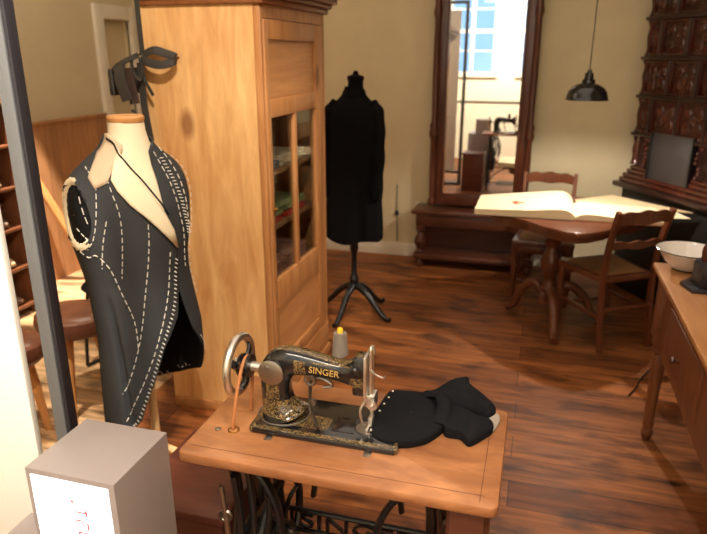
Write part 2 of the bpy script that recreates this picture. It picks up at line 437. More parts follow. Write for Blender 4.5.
def copy_tree(o, parent=None, depth=0):
    c = o.copy(); COL.objects.link(c)
    if parent is not None: c.parent = parent
    for ch in kids(o): copy_tree(ch, c)
    return c


def part_label(o, l): o['label'] = l; return o


def bez(pts, n=12):
    """Catmull-Rom through pts"""
    P = [Vector(p) for p in pts]; P = [P[0] * 2 - P[1]] + P + [P[-1] * 2 - P[-2]]; out = []
    for i in range(1, len(P) - 2):
        for k in range(n):
            t = k / n; a, b, c, d = P[i - 1], P[i], P[i + 1], P[i + 2]
            out.append(.5 * ((2 * b) + (c - a) * t + (2 * a - 5 * b + 4 * c - d) * t * t + (3 * b - a - 3 * c + d) * t ** 3))
    out.append(P[-2]); return out


def ribbon(mb, pts, w, th, wd, n=8):
    """flat strap along pts, wd = width direction (or list of them)"""
    P = bez(pts, n); return mb.tube(P, [(w / 2, th / 2)] * len(P), seg=8, power=5, up=wd)


def text_obj(name, s, size, ext, mat, parent, M4):
    cu = bpy.data.curves.new(name, 'FONT'); cu.body = s; cu.size = size; cu.extrude = ext; cu.align_x = 'CENTER'; cu.align_y = 'CENTER'; cu.resolution_u = 3
    t = bpy.data.objects.new(name + '_src', cu); COL.objects.link(t)
    dg = bpy.context.evaluated_depsgraph_get(); me = bpy.data.meshes.new_from_object(t.evaluated_get(dg)); bpy.data.objects.remove(t); bpy.data.curves.remove(cu)
    me.transform(M4); me.materials.clear(); me.materials.append(mat); me.name = name
    o = bpy.data.objects.new(name, me); COL.objects.link(o)
    if parent is not None: o.parent = parent
    return o


# ================================================================ the room
XL, XR, YB, YR, ZC = -3.5, 2.0, 5.25, -1.8, 3.2
structure(MB().box(-1.80, XR + .1, YR - .1, YB + .1, -.1, 0).build('floor', M['floor'], smooth=False))
structure(MB().box(XL - .1, -1.80, YR - .1, YB + .1, -.1, 0).build('floor_side_room', M['floor_lightened'], smooth=False))
structure(MB().box(XL - .1, XR + .1, YR - .1, YB + .1, ZC, ZC + .1).build('ceiling', M['ceiling'], smooth=False))
structure(MB().box(XL, XR, YB, YB + .12, 0, ZC).build('wall_back', M['wall'], smooth=False))
structure(MB().box(XR, XR + .12, YR, YB, 0, ZC).build('wall_right', M['wall'], smooth=False))
# left wall with a doorway at its far end
DY0, DY1, DZ = 4.80, 5.16, 1.93
mb = MB().box(XL - .12, XL, YR, DY0, 0, ZC).box(XL - .12, XL, DY1, YB, 0, ZC).box(XL - .12, XL, DY0, DY1, DZ, ZC)
structure(mb.build('wall_left', M['wall'], smooth=False))
mb = MB().box(XL - .02, XL + .03, DY0 - .11, DY0, 0, DZ + .11, .006).box(XL - .02, XL + .03, DY1, DY1 + .08, 0, DZ + .11, .006).box(XL - .02, XL + .03, DY0, DY1, DZ, DZ + .11, .006)
structure(mb.build('trim_1', M['white_paint']))
structure(MB().box(XL - .09, XL - .05, DY0, DY1, 0, DZ).build('door_1', M['wall'], smooth=False))
# rear wall (behind the viewer) with two tall windows and a dado rail
wins = [(-1.75, -.90), (-.52, .33)]; WZ0, WZ1 = 1.47, 2.95
mb = MB()
xs = [XL] + [v for w in wins for v in w] + [XR]
for i in range(0, len(xs), 2): mb.box(xs[i], xs[i + 1], YR - .12, YR, 0, ZC)
for a, b in wins: mb.box(a, b, YR - .12, YR, 0, WZ0); mb.box(a, b, YR - .12, YR, WZ1, ZC)
structure(mb.build('wall_rear', M['wall_rear'], smooth=False))
for i, (a, b) in enumerate(wins):
    r = empty('window_%d' % (i + 1)); structure(r)
    mb = MB(); c = (a + b) / 2
    for x0, x1 in ((a, a + .06), (b - .06, b), (c - .03, c + .03)): mb.box(x0, x1, YR - .09, YR - .03, WZ0, WZ1)
    for z in (WZ0, 1.87, 2.18, 2.56, WZ1 - .06): mb.box(a, b, YR - .085, YR - .035, z, z + (.06 if z in (WZ0, 2.18, WZ1 - .06) else .025))
    f = mb.build('window_frame', M['white_paint'], r, smooth=False)
    MB().box(a + .01, b - .01, YR - .062, YR - .058, WZ0 + .01, WZ1 - .01).build('pane', M['win_glass'], r, smooth=False)
    MB().box(a - .04, b + .04, YR - .03, YR + .05, WZ0 - .035, WZ0, .008).build('window_sill', M['white_paint'], r)
structure(MB().box(XL, XR, YR, YR + .02, 1.01, 1.03).build('trim_2', M['gunmetal'], smooth=False))
# wainscot and skirtings
structure(MB().box(XL, XL + .02, 2.2, DY0 - .11, 0, 1.17).box(XL, XL + .035, 2.2, DY0 - .11, 1.17, 1.195, .006).build('trim_3', M['wainscot'], smooth=False))
structure(MB().box(-1.9, XR, YB - .02, YB, 0, .11, .004).build('baseboard_back', M['white_paint']))
structure(MB().box(XR - .02, XR, YR, YB, 0, .11, .004).build('baseboard_right', M['white_paint']))

# ================================================================ pine cabinet
X0, X1, Y0, Y1 = -1.625, -1.086, 2.475, 3.262
cab = thing('cabinet', 'tall pale pine cabinet with glazed door and knotty plain side', 'cabinet')
MB().box(X0, X1 - .03, Y0, Y0 + .025, .05, 1.86).build('side_panel', M['pine'], cab, smooth=False)
MB().box(X0, X1 - .03, Y1 - .025, Y1, .05, 1.86).build('side_panel', M['pine_front'], cab, smooth=False)
MB().box(X0, X0 + .02, Y0 + .025, Y1 - .025, .05, 1.86).build('back_panel', M['shelf_in'], cab, smooth=False)
MB().box(X0 + .02, X1 - .03, Y0 + .025, Y1 - .025, .30, .32).build('bottom_board', M['shelf_in'], cab, smooth=False)
for z in (.64, .90, 1.15, 1.43):
    MB().box(X0 + .02, X1 - .045, Y0 + .03, Y1 - .03, z - .018, z, .003).build('shelf', M['shelf_in'], cab)
mb = MB()
mb.box(X1 - .03, X1, Y0, Y0 + .022, .05, 1.84, .004).box(X1 - .03, X1, Y1 - .05, Y1, .05, 1.84, .004)
mb.box(X1 - .03, X1, Y0 + .022, Y1 - .05, 1.79, 1.84)
mb.build('face_frame', M['pine_front'], cab)
MB().box(X1 - .03, X1 + .004, Y0 + .0, Y1, .05, .20, .005).build('base_rail', M['pine_rail'], cab)
MB().box(X0, X1 + .012, Y0 - .012, Y1 + .012, 0, .055, .01).build('plinth', M['pine_rail'], cab)
dr = MB()
ya, yb = Y0 + .025, Y1 - .053
xa, xb = X1 - .026, X1 + .004
dr.box(xa, xb, ya, ya + .042, .205, 1.787, .003).box(xa, xb, yb - .10, yb, .205, 1.787, .003)
for z0, z1 in ((.205, .27), (.545, .68), (1.40, 1.475), (1.71, 1.787)): dr.box(xa, xb, ya + .042, yb - .10, z0, z1, .003)
door = dr.build('door', M['pine_front'], cab)
MB().box(xa + .006, xb - .012, ya + .038, yb - .095, 1.47, 1.715).build('upper_panel', M['pine_rail'], door, smooth=False)
MB().box(xa + .006, xb - .012, ya + .038, yb - .095, .265, .55).build('lower_panel', M['pine_rail'], door, smooth=False)
ym = (ya + .042 + yb - .10) / 2
MB().box(xa + .004, xb - .002, ym - .016, ym + .016, .68, 1.40, .003).build('mullion', M['pine_front'], door)
MB().box(xa + .010, xa + .013, ya + .038, yb - .095, .675, 1.405).build('pane', M['glass'], door, smooth=False)
MB().box(xb, xb + .004, ya + .02, ya + .035, .985, 1.045, .001).lathe([(.006, 0), (.006, .016), (.003, .018)], (xb + .003, ya + .028, 1.015), 10, 'X').build('lock_plate', M['brass'], door)
prof = [(0, 1.835), (.02, 1.835), (.022, 1.86), (.05, 1.885), (.055, 1.915), (.085, 1.94), (.09, 1.975), (0, 1.975)]
# cornice runs round the top as stepped mouldings
mb = MB()
for o_, za, zb in ((.018, 1.84, 1.865), (.034, 1.865, 1.885), (.055, 1.885, 1.91), (.075, 1.91, 1.94), (.088, 1.94, 1.98)):
    mb.box(X0, X1 + o_, Y0 - o_, Y1 + o_, za, zb, .006)
mb.build('cornice', M['pine_dark'], cab)
MB().lathe([(.004, 0), (.004, -.05), (.007, -.055), (0, -.06)], (-1.455, Y0, 1.64), 8, 'Y').build('hook', M['iron_rust'], cab)
rebase(cab, ((X0 + X1) / 2, (Y0 + Y1) / 2, 0))


def folded(name, label, cat, mat, y0, y1, z, h, x0=-1.40, x1=-1.15, group=None, r=.012):
    mb = MB(); n = max(1, round(h / .014)); hh = h / n
    for k in range(n):
        j = random.uniform(-.006, .006); mb.box(x0 + j, x1 + j, y0 + j, y1 - j, z + k * hh, z + (k + 1) * hh - .0008, hh * .42)
    o = mb.build(name, mat); tag(o, label, cat, group); return rebase(o, ((x0 + x1) / 2, (y0 + y1) / 2, z))


cg = 'folded cloths in the glazed cabinet'
folded('folded_cloth', 'red folded cloth under the green one behind cabinet glass', 'cloth', M['red_cloth'], 2.56, 2.79, .901, .03, group=cg)
folded('folded_cloth', 'olive green folded cloth lying on the red cloth in cabinet', 'cloth', M['olive'], 2.555, 2.80, .932, .045, group=cg)
folded('folded_cloth', 'dull green folded cloth beyond the glazed door mullion', 'cloth', M['olive'], 2.84, 3.12, .931, .035, group=cg)
folded('folded_cloth', 'red folded cloth beneath dull green one beyond the mullion', 'cloth', M['red_cloth'], 2.84, 3.10, .901, .028, group=cg)
folded('folded_cloth', 'brown checked folded cloth at bottom left behind cabinet glass', 'cloth', M['pink_cloth'], 2.56, 2.78, .641, .10, group=cg)
folded('folded_cloth', 'brown checked folded cloth at bottom right behind cabinet glass', 'cloth', M['pink_cloth'], 2.83, 3.11, .641, .075, group=cg)
folded('folded_cloth', 'rolled cream cloth on the upper shelf of the cabinet', 'cloth', M['cream_cloth'], 2.83, 3.12, 1.151, .05, group=cg)
folded('folded_cloth', 'grey blue folded cloth under the rolled cream one', 'cloth', M['grey_cloth'], 2.57, 2.79, 1.151, .035, group=cg)
for k, yy in enumerate((2.58, 2.66, 2.73)):
    o = MB().lathe([(.028, 0), (.03, .03), (.022, .055), (.012, .07), (.015, .09), (0, .092)], (-1.25, yy, 1.188 + .0), 16).build('jar', [M['shoe'], M['cream_cloth'], M['shoe']][k])
    tag(o, ['brown jar nearest the cabinet side on the upper shelf', 'cream coloured jar between two brown jars in cabinet', 'brown jar nearest the door mullion on the upper shelf'][k], 'jar', 'small jars in the cabinet'); rebase(o, (-1.25, yy, 1.188))

# ================================================================ leather straps hanging by the cabinet
st = thing('hanging_strap', 'dark knotted strap with loops and tails hanging beside pine cabinet', 'strap')
yy = 2.44
ribbon(MB(), [(-1.618, yy, 2.6), (-1.62, yy, 2.2), (-1.605, yy, 1.9), (-1.60, yy, 1.65)], .024, .004, (1, 0, 0)).build('strap_band', M['strap'], st)
mb = MB()
ribbon(mb, [(-1.60, yy, 1.65), (-1.54, yy - .01, 1.668), (-1.49, yy, 1.655), (-1.452, yy + .005, 1.64), (-1.455, yy - .02, 1.622), (-1.50, yy - .035, 1.612), (-1.56, yy - .03, 1.622), (-1.60, yy - .01, 1.64)], .034, .004, (0, .3, 1))
mb.build('strap_loop', M['strap'], st)
mb = MB()
ribbon(mb, [(-1.60, yy - .01, 1.655), (-1.64, yy - .02, 1.63), (-1.63, yy - .025, 1.575), (-1.60, yy - .025, 1.55), (-1.592, yy - .02, 1.60), (-1.605, yy - .015, 1.64)], .02, .004, (0, 1, .1))
ribbon(mb, [(-1.605, yy - .015, 1.64), (-1.59, yy - .02, 1.56), (-1.555, yy - .02, 1.49)], .016, .003, (1, 0, 0))
mb.build('knot', M['strap'], st)
mb = MB()
ribbon(mb, [(-1.645, yy + .03, 1.55), (-1.70, yy + .045, 1.545), (-1.745, yy + .01, 1.54), (-1.745, yy - .035, 1.54), (-1.715, yy - .06, 1.545)], .105, .008, (0, 0, 1))
ribbon(mb, [(-1.742, yy - .01, 1.590), (-1.69, yy - .03, 1.615), (-1.61, yy - .02, 1.650)], .022, .010, (0, .2, 1))
ribbon(mb, [(-1.68, yy - .05, 1.612), (-1.68, yy - .055, 1.55), (-1.66, yy - .05, 1.47)], .05, .016, (1, 0, 0))
mb.build('wrapped_end', M['strap'], st)
mb = MB(); ribbon(mb, [(-1.66, yy - .02, 1.60), (-1.655, yy - .02, 1.53), (-1.645, yy - .02, 1.455)], .045, .014, (1, 0, 0)); mb.build('leather_tongue', M['strap_brown'], st)
mb = MB(); ribbon(mb, [(-1.615, yy, 1.62), (-1.615, yy, 1.45), (-1.60, yy, 1.30)], .034, .006, (1, 0, 0))
ribbon(mb, [(-1.67, yy - .01, 1.43), (-1.64, yy - .01, 1.40), (-1.61, yy, 1.35)], .014, .003, (0, .2, 1)); mb.build('strap_tail', M['strap'], st)
rebase(st, (-1.61, yy, 1.3))

# ================================================================ tailor's dummy and the unfinished coat
CX, CY = -1.40, 1.97
_f = Vector((.965, -.25)).normalized(); _l = Vector((-_f.y, _f.x))
PR = [(.2, .19, .15), (.4, .185, .148), (.6, .18, .143), (.8, .178, .138), (.88, .18, .138), (.95, .195, .145), (1.05, .218, .155), (1.15, .230, .15), (1.22, .226, .13), (1.27, .20, .108), (1.31, .145, .088), (1.345, .084, .072), (1.39, .064, .060), (1.47, .060, .056)]


def ip(z, k):
    if z <= PR[0][0]: return PR[0][k]
    for a, b in zip(PR, PR[1:]):
        if z <= b[0]:
            t = (z - a[0]) / (b[0] - a[0]); return a[k] + (b[k] - a[k]) * t
    return PR[-1][k]


def ipS(z, k): return (ip(z - .02, k) + ip(z, k) * 2 + ip(z + .02, k)) / 4


def S(ph, z, o=.012):
    dx_ = .016 * min(1, max(0, (z - 1.28) / .1))
    if o > 0: o += .045 * min(1, max(0, (ph - 10) / 40)) * min(1, max(0, (.95 - z) / .3)) * min(1, max(0, (180 - ph) / 60))
    p = radians(ph); a = ipS(z, 1) + o; b = ipS(z, 2) + o
    return Vector((CX + dx_ + _f.x * b * cos(p) + _l.x * a * sin(p), CY + _f.y * b * cos(p) + _l.y * a * sin(p), z))


dm = thing('dress_form', 'cream tailor dummy with wooden neck cap on a pale wooden stand', 'dress form')
rows = [[S(k * 10, z, 0) for k in range(36)] for z in [.80 + .02 * i for i in range(32)] + [1.432]]
MB().grid(rows, close_v=True).build('torso', M['cream'], dm)
MB().lathe([(.0, 1.430), (.060, 1.430), (.063, 1.437), (.063, 1.447), (.058, 1.453), (0, 1.455)], (CX + .016, CY, 0), 28, caps=False, sx=1, sy=1).build('neck_cap', M['light_wood'], dm)
MB().lathe([(0, .79), (.10, .788), (.10, .765), (0, .76)], (CX, CY, 0), 28, caps=False).build('base_cap', M['light_wood'], dm)
MB().lathe([(.017, .04), (.017, .79)], (CX, CY, 0), 16).build('pole', M['pole_wood'], dm)
MB().lathe([(.0, .62), (.012, .62), (.014, .64), (.012, .66), (0, .66)], (CX + .07, CY - .06, 0), 12, caps=False).build('adjusting_knob', M['pole_wood'], dm)
for a in (20, 140, 260):
    c, s_ = cos(radians(a)), sin(radians(a))
    MB().tube(bez([(CX + c * .01, CY + s_ * .01, .13), (CX + c * .08, CY + s_ * .08, .09), (CX + c * .18, CY + s_ * .18, .02)]), .016, 10).build('leg', M['pole_wood'], dm)
rebase(dm, (CX, CY, 0))

coat = thing('tailcoat', 'unfinished charcoal sleeveless tailcoat with white basting stitches on cream dummy', 'coat')


def lerp_pts(P, x):
    if x <= P[0][0]: return P[0][1]
    for a, b in zip(P, P[1:]):
        if x <= b[0]: return a[1] + (b[1] - a[1]) * (x - a[0]) / (b[0] - a[0])
    return P[-1][1]


HEM_R = [(-180, .27), (-110, .25), (-78, .27), (-68, .30), (-56, .335), (-48, .36), (-36, .46), (-30, .49), (-14, .62), (0, .69), (8, .73), (14, .84), (17, .98)]
TOP_R = [(-180, 1.385), (-84, 1.385), (-75, 1.375), (-52, 1.335), (-38, 1.24), (-30, 1.18), (-18, 1.12), (-8, 1.07), (8, 1.0), (17, .985)]
HEM_L = [(2, .97), (14, .86), (20, .76), (28, .65), (46, .55), (68, .46), (82, .38), (110, .35), (180, .32)]
TOP_L = [(2, 1.15), (4, 1.24), (6, 1.30), (10, 1.335), (24, 1.352), (60, 1.372), (180, 1.385)]
AC, AZ, AR, AH = -93, 1.145, 27, .112


def fold(ph, z):
    w = max(0, (.9 - z)) * .05
    return w * sin(radians(ph * 5 + 30)) * .35 + (-.030 * math.exp(-((ph + 66 + (z - .6) * 20) / 5) ** 2) - (.016 if ph < -68 else 0)) * min(1, max(0, (.86 - z) * 5))


def shell(p0, p1, hem, top, nu, nv, extra=0, hole=None):
    bm = bmesh.new(); V = []
    for i in range(nu + 1):
        ph = p0 + (p1 - p0) * i / nu; zb, zt = lerp_pts(hem, ph), lerp_pts(top, ph); col = []
        for j in range(nv + 1):
            z = zb + (zt - zb) * j / nv; q = ph
            if hole:
                dx, dz = (q - hole[0]) / hole[2], (z - hole[1]) / hole[3]; r = math.hypot(dx, dz)
                if 0 < abs(r - 1) < .13 and r > 0: q = hole[0] + dx / r * hole[2]; z = hole[1] + dz / r * hole[3]
            col.append((bm.verts.new(S(q, z, .014 + extra + fold(q, z))), q, z))
        V.append(col)
    for i in range(nu):
        for j in range(nv):
            qs = [V[i][j], V[i + 1][j], V[i + 1][j + 1], V[i][j + 1]]
            if hole:
                cq = sum(v[1] for v in qs) / 4; cz = sum(v[2] for v in qs) / 4
                if math.hypot((cq - hole[0]) / hole[2], (cz - hole[1]) / hole[3]) < .97: continue
            bm.faces.new([v[0] for v in qs])
    mb = MB(); mb.bm(bm); return mb


sol = [('SOLIDIFY', {'thickness': .004, 'offset': 1.0, 'material_offset': 0, 'use_rim': True})]
def coat_panel(name, mb):
    o = mb.build(name, [M['coat_cloth'], M['coat_lining']], coat, fix=False)
    md = o.modifiers.new('t', 'SOLIDIFY'); md.thickness = .006; md.offset = -1; md.material_offset = 1; return o


coat_panel('right_front', shell(-180, 14, HEM_R, TOP_R, 110, 90, .004, (AC, AZ, AR, AH)))
coat_panel('left_front', shell(2, 180, HEM_L, TOP_L, 90, 80, 0, (93, 1.145, 24, .105)))
# canvas lapel turned out on the right front, beige collar interlining
lap_out = [(-50, 1.325), (-43, 1.26), (-38, 1.225), (-30, 1.175), (-18, 1.12), (-6, 1.06), (10, .99)]
lap_in = [(-52, 1.35), (-36, 1.315), (-20, 1.265), (-10, 1.20), (-2, 1.13), (6, 1.06), (11, .99)]
def strip(a, b, off, n=8):
    P = []
    for (p, z), (q, w) in zip(a, b):
        P.append([S(p + (q - p) * t / n, z + (w - z) * t / n, off) for t in range(n + 1)])
    return P
o = MB().grid(strip(lap_out, lap_in, .026)).build('canvas_lapel', M['cream'], coat, fix=False, mods=[('SOLIDIFY', {'thickness': .003})])
col_out = [(-95, 1.34), (-82, 1.32), (-68, 1.27), (-58, 1.235), (-46, 1.25), (-43, 1.29)]
col_in = [(-95, 1.40), (-84, 1.40), (-74, 1.39), (-64, 1.38), (-54, 1.37), (-46, 1.36)]
MB().grid(strip(col_out, col_in, .022)).build('collar_interlining', M['beige_cloth'], coat, fix=False, mods=[('SOLIDIFY', {'thickness': .003})])
lin = [[S(AC + AR * 1.05 * r_ * cos(a), AZ + AH * 1.05 * r_ * sin(a), .004) for a in [2 * pi * k / 40 for k in range(40)]] for r_ in (.02, .35, .7, 1.0)]
MB().grid(lin, close_v=True).build('armhole_lining', M['coat_lining'], coat, fix=False)
mb = MB()
for q0, q1 in (((AC + 14, 1.21), (AC + 20, 1.12)), ((AC + 2, 1.10), (AC + 16, 1.06))):
    for t in (0, .4, .75): mb.tube([S(q0[0] + (q1[0] - q0[0]) * t, q0[1] + (q1[1] - q0[1]) * t, .008), S(q0[0] + (q1[0] - q0[0]) * (t + .25), q0[1] + (q1[1] - q0[1]) * (t + .25), .008)], .0015, 5)
mb.build('lining_stitch', M['thread'], coat)['kind'] = 'stuff'
ring = [S(AC + AR * cos(a), AZ + AH * sin(a), .014) for a in [2 * pi * k / 48 for k in range(48)]]
rr = [(.007, .004) if k < 12 or k > 40 else (.014, .006) for k in range(48)]
MB().tube([p for p in ring[10:42]], [(.010 + .005 * sin(k * 1.7) ** 2, .004) for k in range(32)], 8).build('armhole_facing', M['cream'], coat)
MB().tube(ring, .0035, 6, closed=True).build('armhole_edge', M['coat_cloth'], coat)


def stitch(path, name='basting_stitch', dash=.018, gap=.011, off=.0215, r=.0016, zig=0):
    P = []
    for a, b in zip(path, path[1:]):
        for k in range(20): t = k / 20; P.append((a[0] + (b[0] - a[0]) * t, a[1] + (b[1] - a[1]) * t))
    P.append(path[-1]); Q = [S(p, z, off + fold(p, z)) for p, z in P]
    mb = MB(); d = 0; cur = []; n = 0
    for i in range(1, len(Q)):
        d += (Q[i] - Q[i - 1]).length
        on = (d % (dash + gap)) < dash
        if on:
            if not cur: cur = [Q[i - 1]]
            cur.append(Q[i])
        if (not on or i == len(Q) - 1) and len(cur) > 1:
            if zig:
                t = (cur[-1] - cur[0]).normalized(); sd = Vector((0, 0, 1)).cross(t) * 0 + Vector((_f.x * .5 - _l.x * .85, _f.y * .5 - _l.y * .85, 0)).cross(t)
                c = (cur[0] + cur[-1]) / 2; mb.tube([c - sd * zig, c + sd * zig + t * .004], r, 5)
            else: mb.tube([cur[0], cur[-1]] if len(cur) < 4 else [cur[0], cur[len(cur) // 2], cur[-1]], r, 5)
            cur = []
    if mb.v: mb.build(name, M['thread'], coat)


def dens(path, k=3):
    P = bez([(p, z * 100, 0) for p, z in path], k); return [(q.x, q.y / 100) for q in P]


for pth in ([(-74, 1.345), (-60, 1.31), (-46, 1.26), (-40, 1.15), (-44, 1.02), (-50, .92)],
            [(-86, 1.30), (-68, 1.28), (-57, 1.24), (-60, 1.15), (-68, 1.07), (-78, 1.03)],
            [(-52, 1.13), (-60, 1.05), (-68, .96)],
            [(-90, 1.02), (-80, 1.00), (-70, 1.01), (-60, .96), (-54, .87), (-44, .76), (-43, .66), (-45, .64)],
            [(-18, 1.10), (-22, .97), (-30, .83), (-40, .68), (-56, .53), (-68, .47)],
            [(2, .98), (-2, .84), (-20, .66), (-40, .52), (-66, .36)],
            [(14, 1.33), (14, 1.26), (15, 1.18), (18, 1.10), (24, 1.0), (28, .9)],
            [(40, 1.34), (32, 1.28), (30, 1.2), (32, 1.1), (38, 1.0), (44, .88), (50, .76)],
            [(58, 1.30), (62, 1.2), (62, 1.1), (58, 1.0)]):
    stitch(dens(pth))
stitch(dens([(11, .95), (5, .79), (-14, .65), (-33, .50), (-50, .375), (-60, .33)]), 'hem_stitch', .010, .006, zig=.005)
stitch(dens([(22, 1.31), (20, 1.25), (22, 1.18), (26, 1.10), (34, 1.02)]), 'hem_stitch', .008, .005, zig=.006)
stitch(dens([(40, .60), (54, .535), (66, .49)]), 'hem_stitch', .012, .008, off=.018)
# hem stitches on the inside of the far tail
mb = MB()
for k in range(16):
    ph = 96 + k * 4.6; z = lerp_pts(HEM_L, ph) + .02
    a = S(ph, z, .006 + fold(ph, z)); b = S(ph + 2.4, z + (.012 if k % 2 else -.004), .006 + fold(ph, z)); mb.tube([a, b], .0016, 5)
mb.build('hem_stitch', M['thread'], coat)
mb = MB(); P = [S(p, z, .020) for p, z in dens([(-72, 1.385), (-50, 1.33)])]
P = [S(p, z, .031) for p, z in dens([(-84, 1.385), (-66, 1.37), (-50, 1.34), (-32, 1.31), (-18, 1.265), (-8, 1.195), (1, 1.12)], 6)]
mb.tube(P, [(.004, .002)] * len(P), 6); mb.build('neck_tape', M['black_cloth'], coat)
rebase(coat, (CX, CY, .25))

# ================================================================ black coat on its stand
bx, by = -1.10, 3.86
bs = thing('mannequin_stand', 'dark tripod mannequin stand carrying the long black coat', 'mannequin')
MB().lathe([(.03, .18), (.024, .22), (.034, .25), (.02, .28), (.018, .42), (.028, .45), (.028, .60)], (bx, by, 0), 20).build('pole', M['black_iron'], bs)
for a in (-100, -20, 60, 160):
    c, s_ = cos(radians(a)), sin(radians(a))
    P = bez([(bx + c * .02, by + s_ * .02, .20), (bx + c * .10, by + s_ * .10, .16), (bx + c * .19, by + s_ * .19, .07), (bx + c * .25, by + s_ * .25, .022), (bx + c * .29, by + s_ * .29, .02)])
    MB().tube(P, [.024 - .010 * i / len(P) for i in range(len(P))], 10).build('leg', M['black_iron'], bs)
MB().lathe([(.052, 1.39), (.048, 1.44), (.046, 1.50), (.052, 1.515), (.050, 1.53), (.018, 1.54), (.014, 1.56), (0, 1.562)], (bx + .01, by, 0), 20).build('neck', M['blackest'], bs)
rebase(bs, (bx, by, 0))
bc = thing('black_coat', 'long plain black coat on dark tripod stand beside back wall', 'coat')
BP = [(.53, .185, .16), (.60, .188, .16), (.8, .175, .14), (1.0, .16, .12), (1.15, .165, .12), (1.28, .165, .11), (1.34, .150, .095), (1.375, .125, .08), (1.405, .088, .066), (1.44, .062, .058), (1.47, .056, .054)]
rows = []
for z, a, b in BP:
    rows.append([(bx + (a + (.008 * sin(k * 1.9) if z < .9 else 0)) * cos(2 * pi * k / 40), by + (b + (.01 * sin(k * 1.3) if z < .9 else 0)) * sin(2 * pi * k / 40), z + (.012 * sin(k * .6) if z < .55 else 0)) for k in range(40)])
MB().grid(rows, close_v=True).build('body', M['blackest'], bc, mods=[('SUBSURF', {'levels': 1, 'render_levels': 1})])
for s_ in (-1, 1):
    P = bez([(bx + s_ * .10, by, 1.375), (bx + s_ * .145, by - .01, 1.30), (bx + s_ * .158, by - .03, 1.08), (bx + s_ * .155, by - .06, .80)])
    MB().tube(P, [.040 + .010 * min(1, i / 10) + .003 * sin(i * .8) - .008 * i / len(P) for i in range(len(P))], 14).build('sleeve', M['blackest'], bc)
MB().tube([(bx + .062 * cos(a), by + .058 * sin(a), 1.43 + .012 * sin(a)) for a in [2 * pi * k / 24 for k in range(24)]], [(.020, .010)] * 24, 8, closed=True, up=(0, 0, 1)).build('collar', M['blackest'], bc)
rebase(bc, (bx, by, .5))

# ================================================================ pier mirror on its console
mx0, mx1, my = -.845, -.03, 5.20
mr = thing('pier_mirror', 'tall dark carved wooden mirror on a low console against back wall', 'mirror')
mb = MB()
mb.box(mx0 + .03, -.715, 5.10, my, .50, 2.75, .006).box(-.165, mx1 - .03, 5.10, my, .50, 2.75, .006).box(-.75, -.13, 5.11, my, .50, .60, .006).box(mx0, mx1, 5.08, my, 2.70, 2.95, .02)
mb.build('frame', M['dark_wood'], mr)
for cx_ in (-.80, -.075):
    pr = [(.030, .50), (.034, .53), (.020, .56), (.024, .60), (.022, .62), (.026, .80), (.024, 1.02), (.034, 1.04), (.038, 1.07), (.030, 1.10), (.036, 1.13), (.022, 1.16), (.026, 1.5), (.022, 1.9), (.034, 1.95), (.024, 2.0), (.024, 2.7)]
    MB().lathe(pr, (cx_, 5.095, 0), 16).build('column', M['dark_wood'], mr)
for cx_ in (-.722, -.158):
    MB().box(cx_ - .008, cx_ + .008, 5.092, 5.11, .58, 2.7, .004).build('inner_moulding', M['dark_wood'], mr)
_t = radians(.67)
mg = MB().box(-.72, -.16, 5.118, 5.124, .595, 2.72).build('mirror_glass', M['mirror'], mr, smooth=False)
rotp = Matrix.Translation(Vector((-.44, 5.12, 1.6))) @ Matrix.Rotation(radians(-.20), 4, 'Z') @ Matrix.Rotation(_t * -1, 4, 'X') @ Matrix.Translation(-Vector((-.44, 5.12, 1.6)))
mg.data.transform(rotp)
MB().box(-.935, .06, 4.94, YB - .025, .445, .475, .01).build('console_top', M['dark_wood_x'], mr)
MB().box(-.90, .025, 4.965, YB - .03, .345, .446, .008).build('apron', M['dark_wood_x'], mr)
MB().box(-.915, .04, 4.95, YB - .025, .07, .115, .01).build('bottom_shelf', M['dark_wood_x'], mr)
MB().box(-.87, -.005, 5.17, 5.19, .115, .346).build('back_board', M['dark_wood_x'], mr, smooth=False)
bl = [(.036, .115), (.040, .13), (.024, .145), (.028, .16), (.046, .20), (.046, .225), (.026, .275), (.022, .29), (.038, .305), (.036, .345)]
for cx_ in (-.865, -.01):
    MB().lathe(bl, (cx_, 5.0, 0), 20).build('baluster', M['dark_wood'], mr)
    for yy in (4.99, 5.17): MB().lathe([(.02, 0), (.036, .02), (.036, .05), (.026, .071)], (cx_, yy, 0), 16).build('foot', M['dark_wood'], mr)
rebase(mr, (-.44, 5.1, 0))

# thin cord with a small pull knob on the back wall
o = thing('bell_pull', 'thin dark cord with a small knob hanging against back wall', 'cord')
MB().tube([(-1.115, YB - .012, .62), (-1.115, YB - .012, .40), (-1.105, YB - .012, .13)], .0035, 6).build('cord', M['iron_rust'], o)
MB().lathe([(0, .40), (.012, .392), (.016, .375), (.010, .355), (0, .35)], (-1.113, YB - .018, 0), 14, caps=False).build('knob', M['gunmetal'], o)
rebase(o, (-1.11, YB - .012, .13))
o = tag(MB().box(-.955, -.915, YB - .016, YB - .0, .42, .48, .004).build('wall_socket', M['white_paint']), 'small pale wall socket left of the mirror console', 'socket'); rebase(o, (-.935, YB - .008, .42))

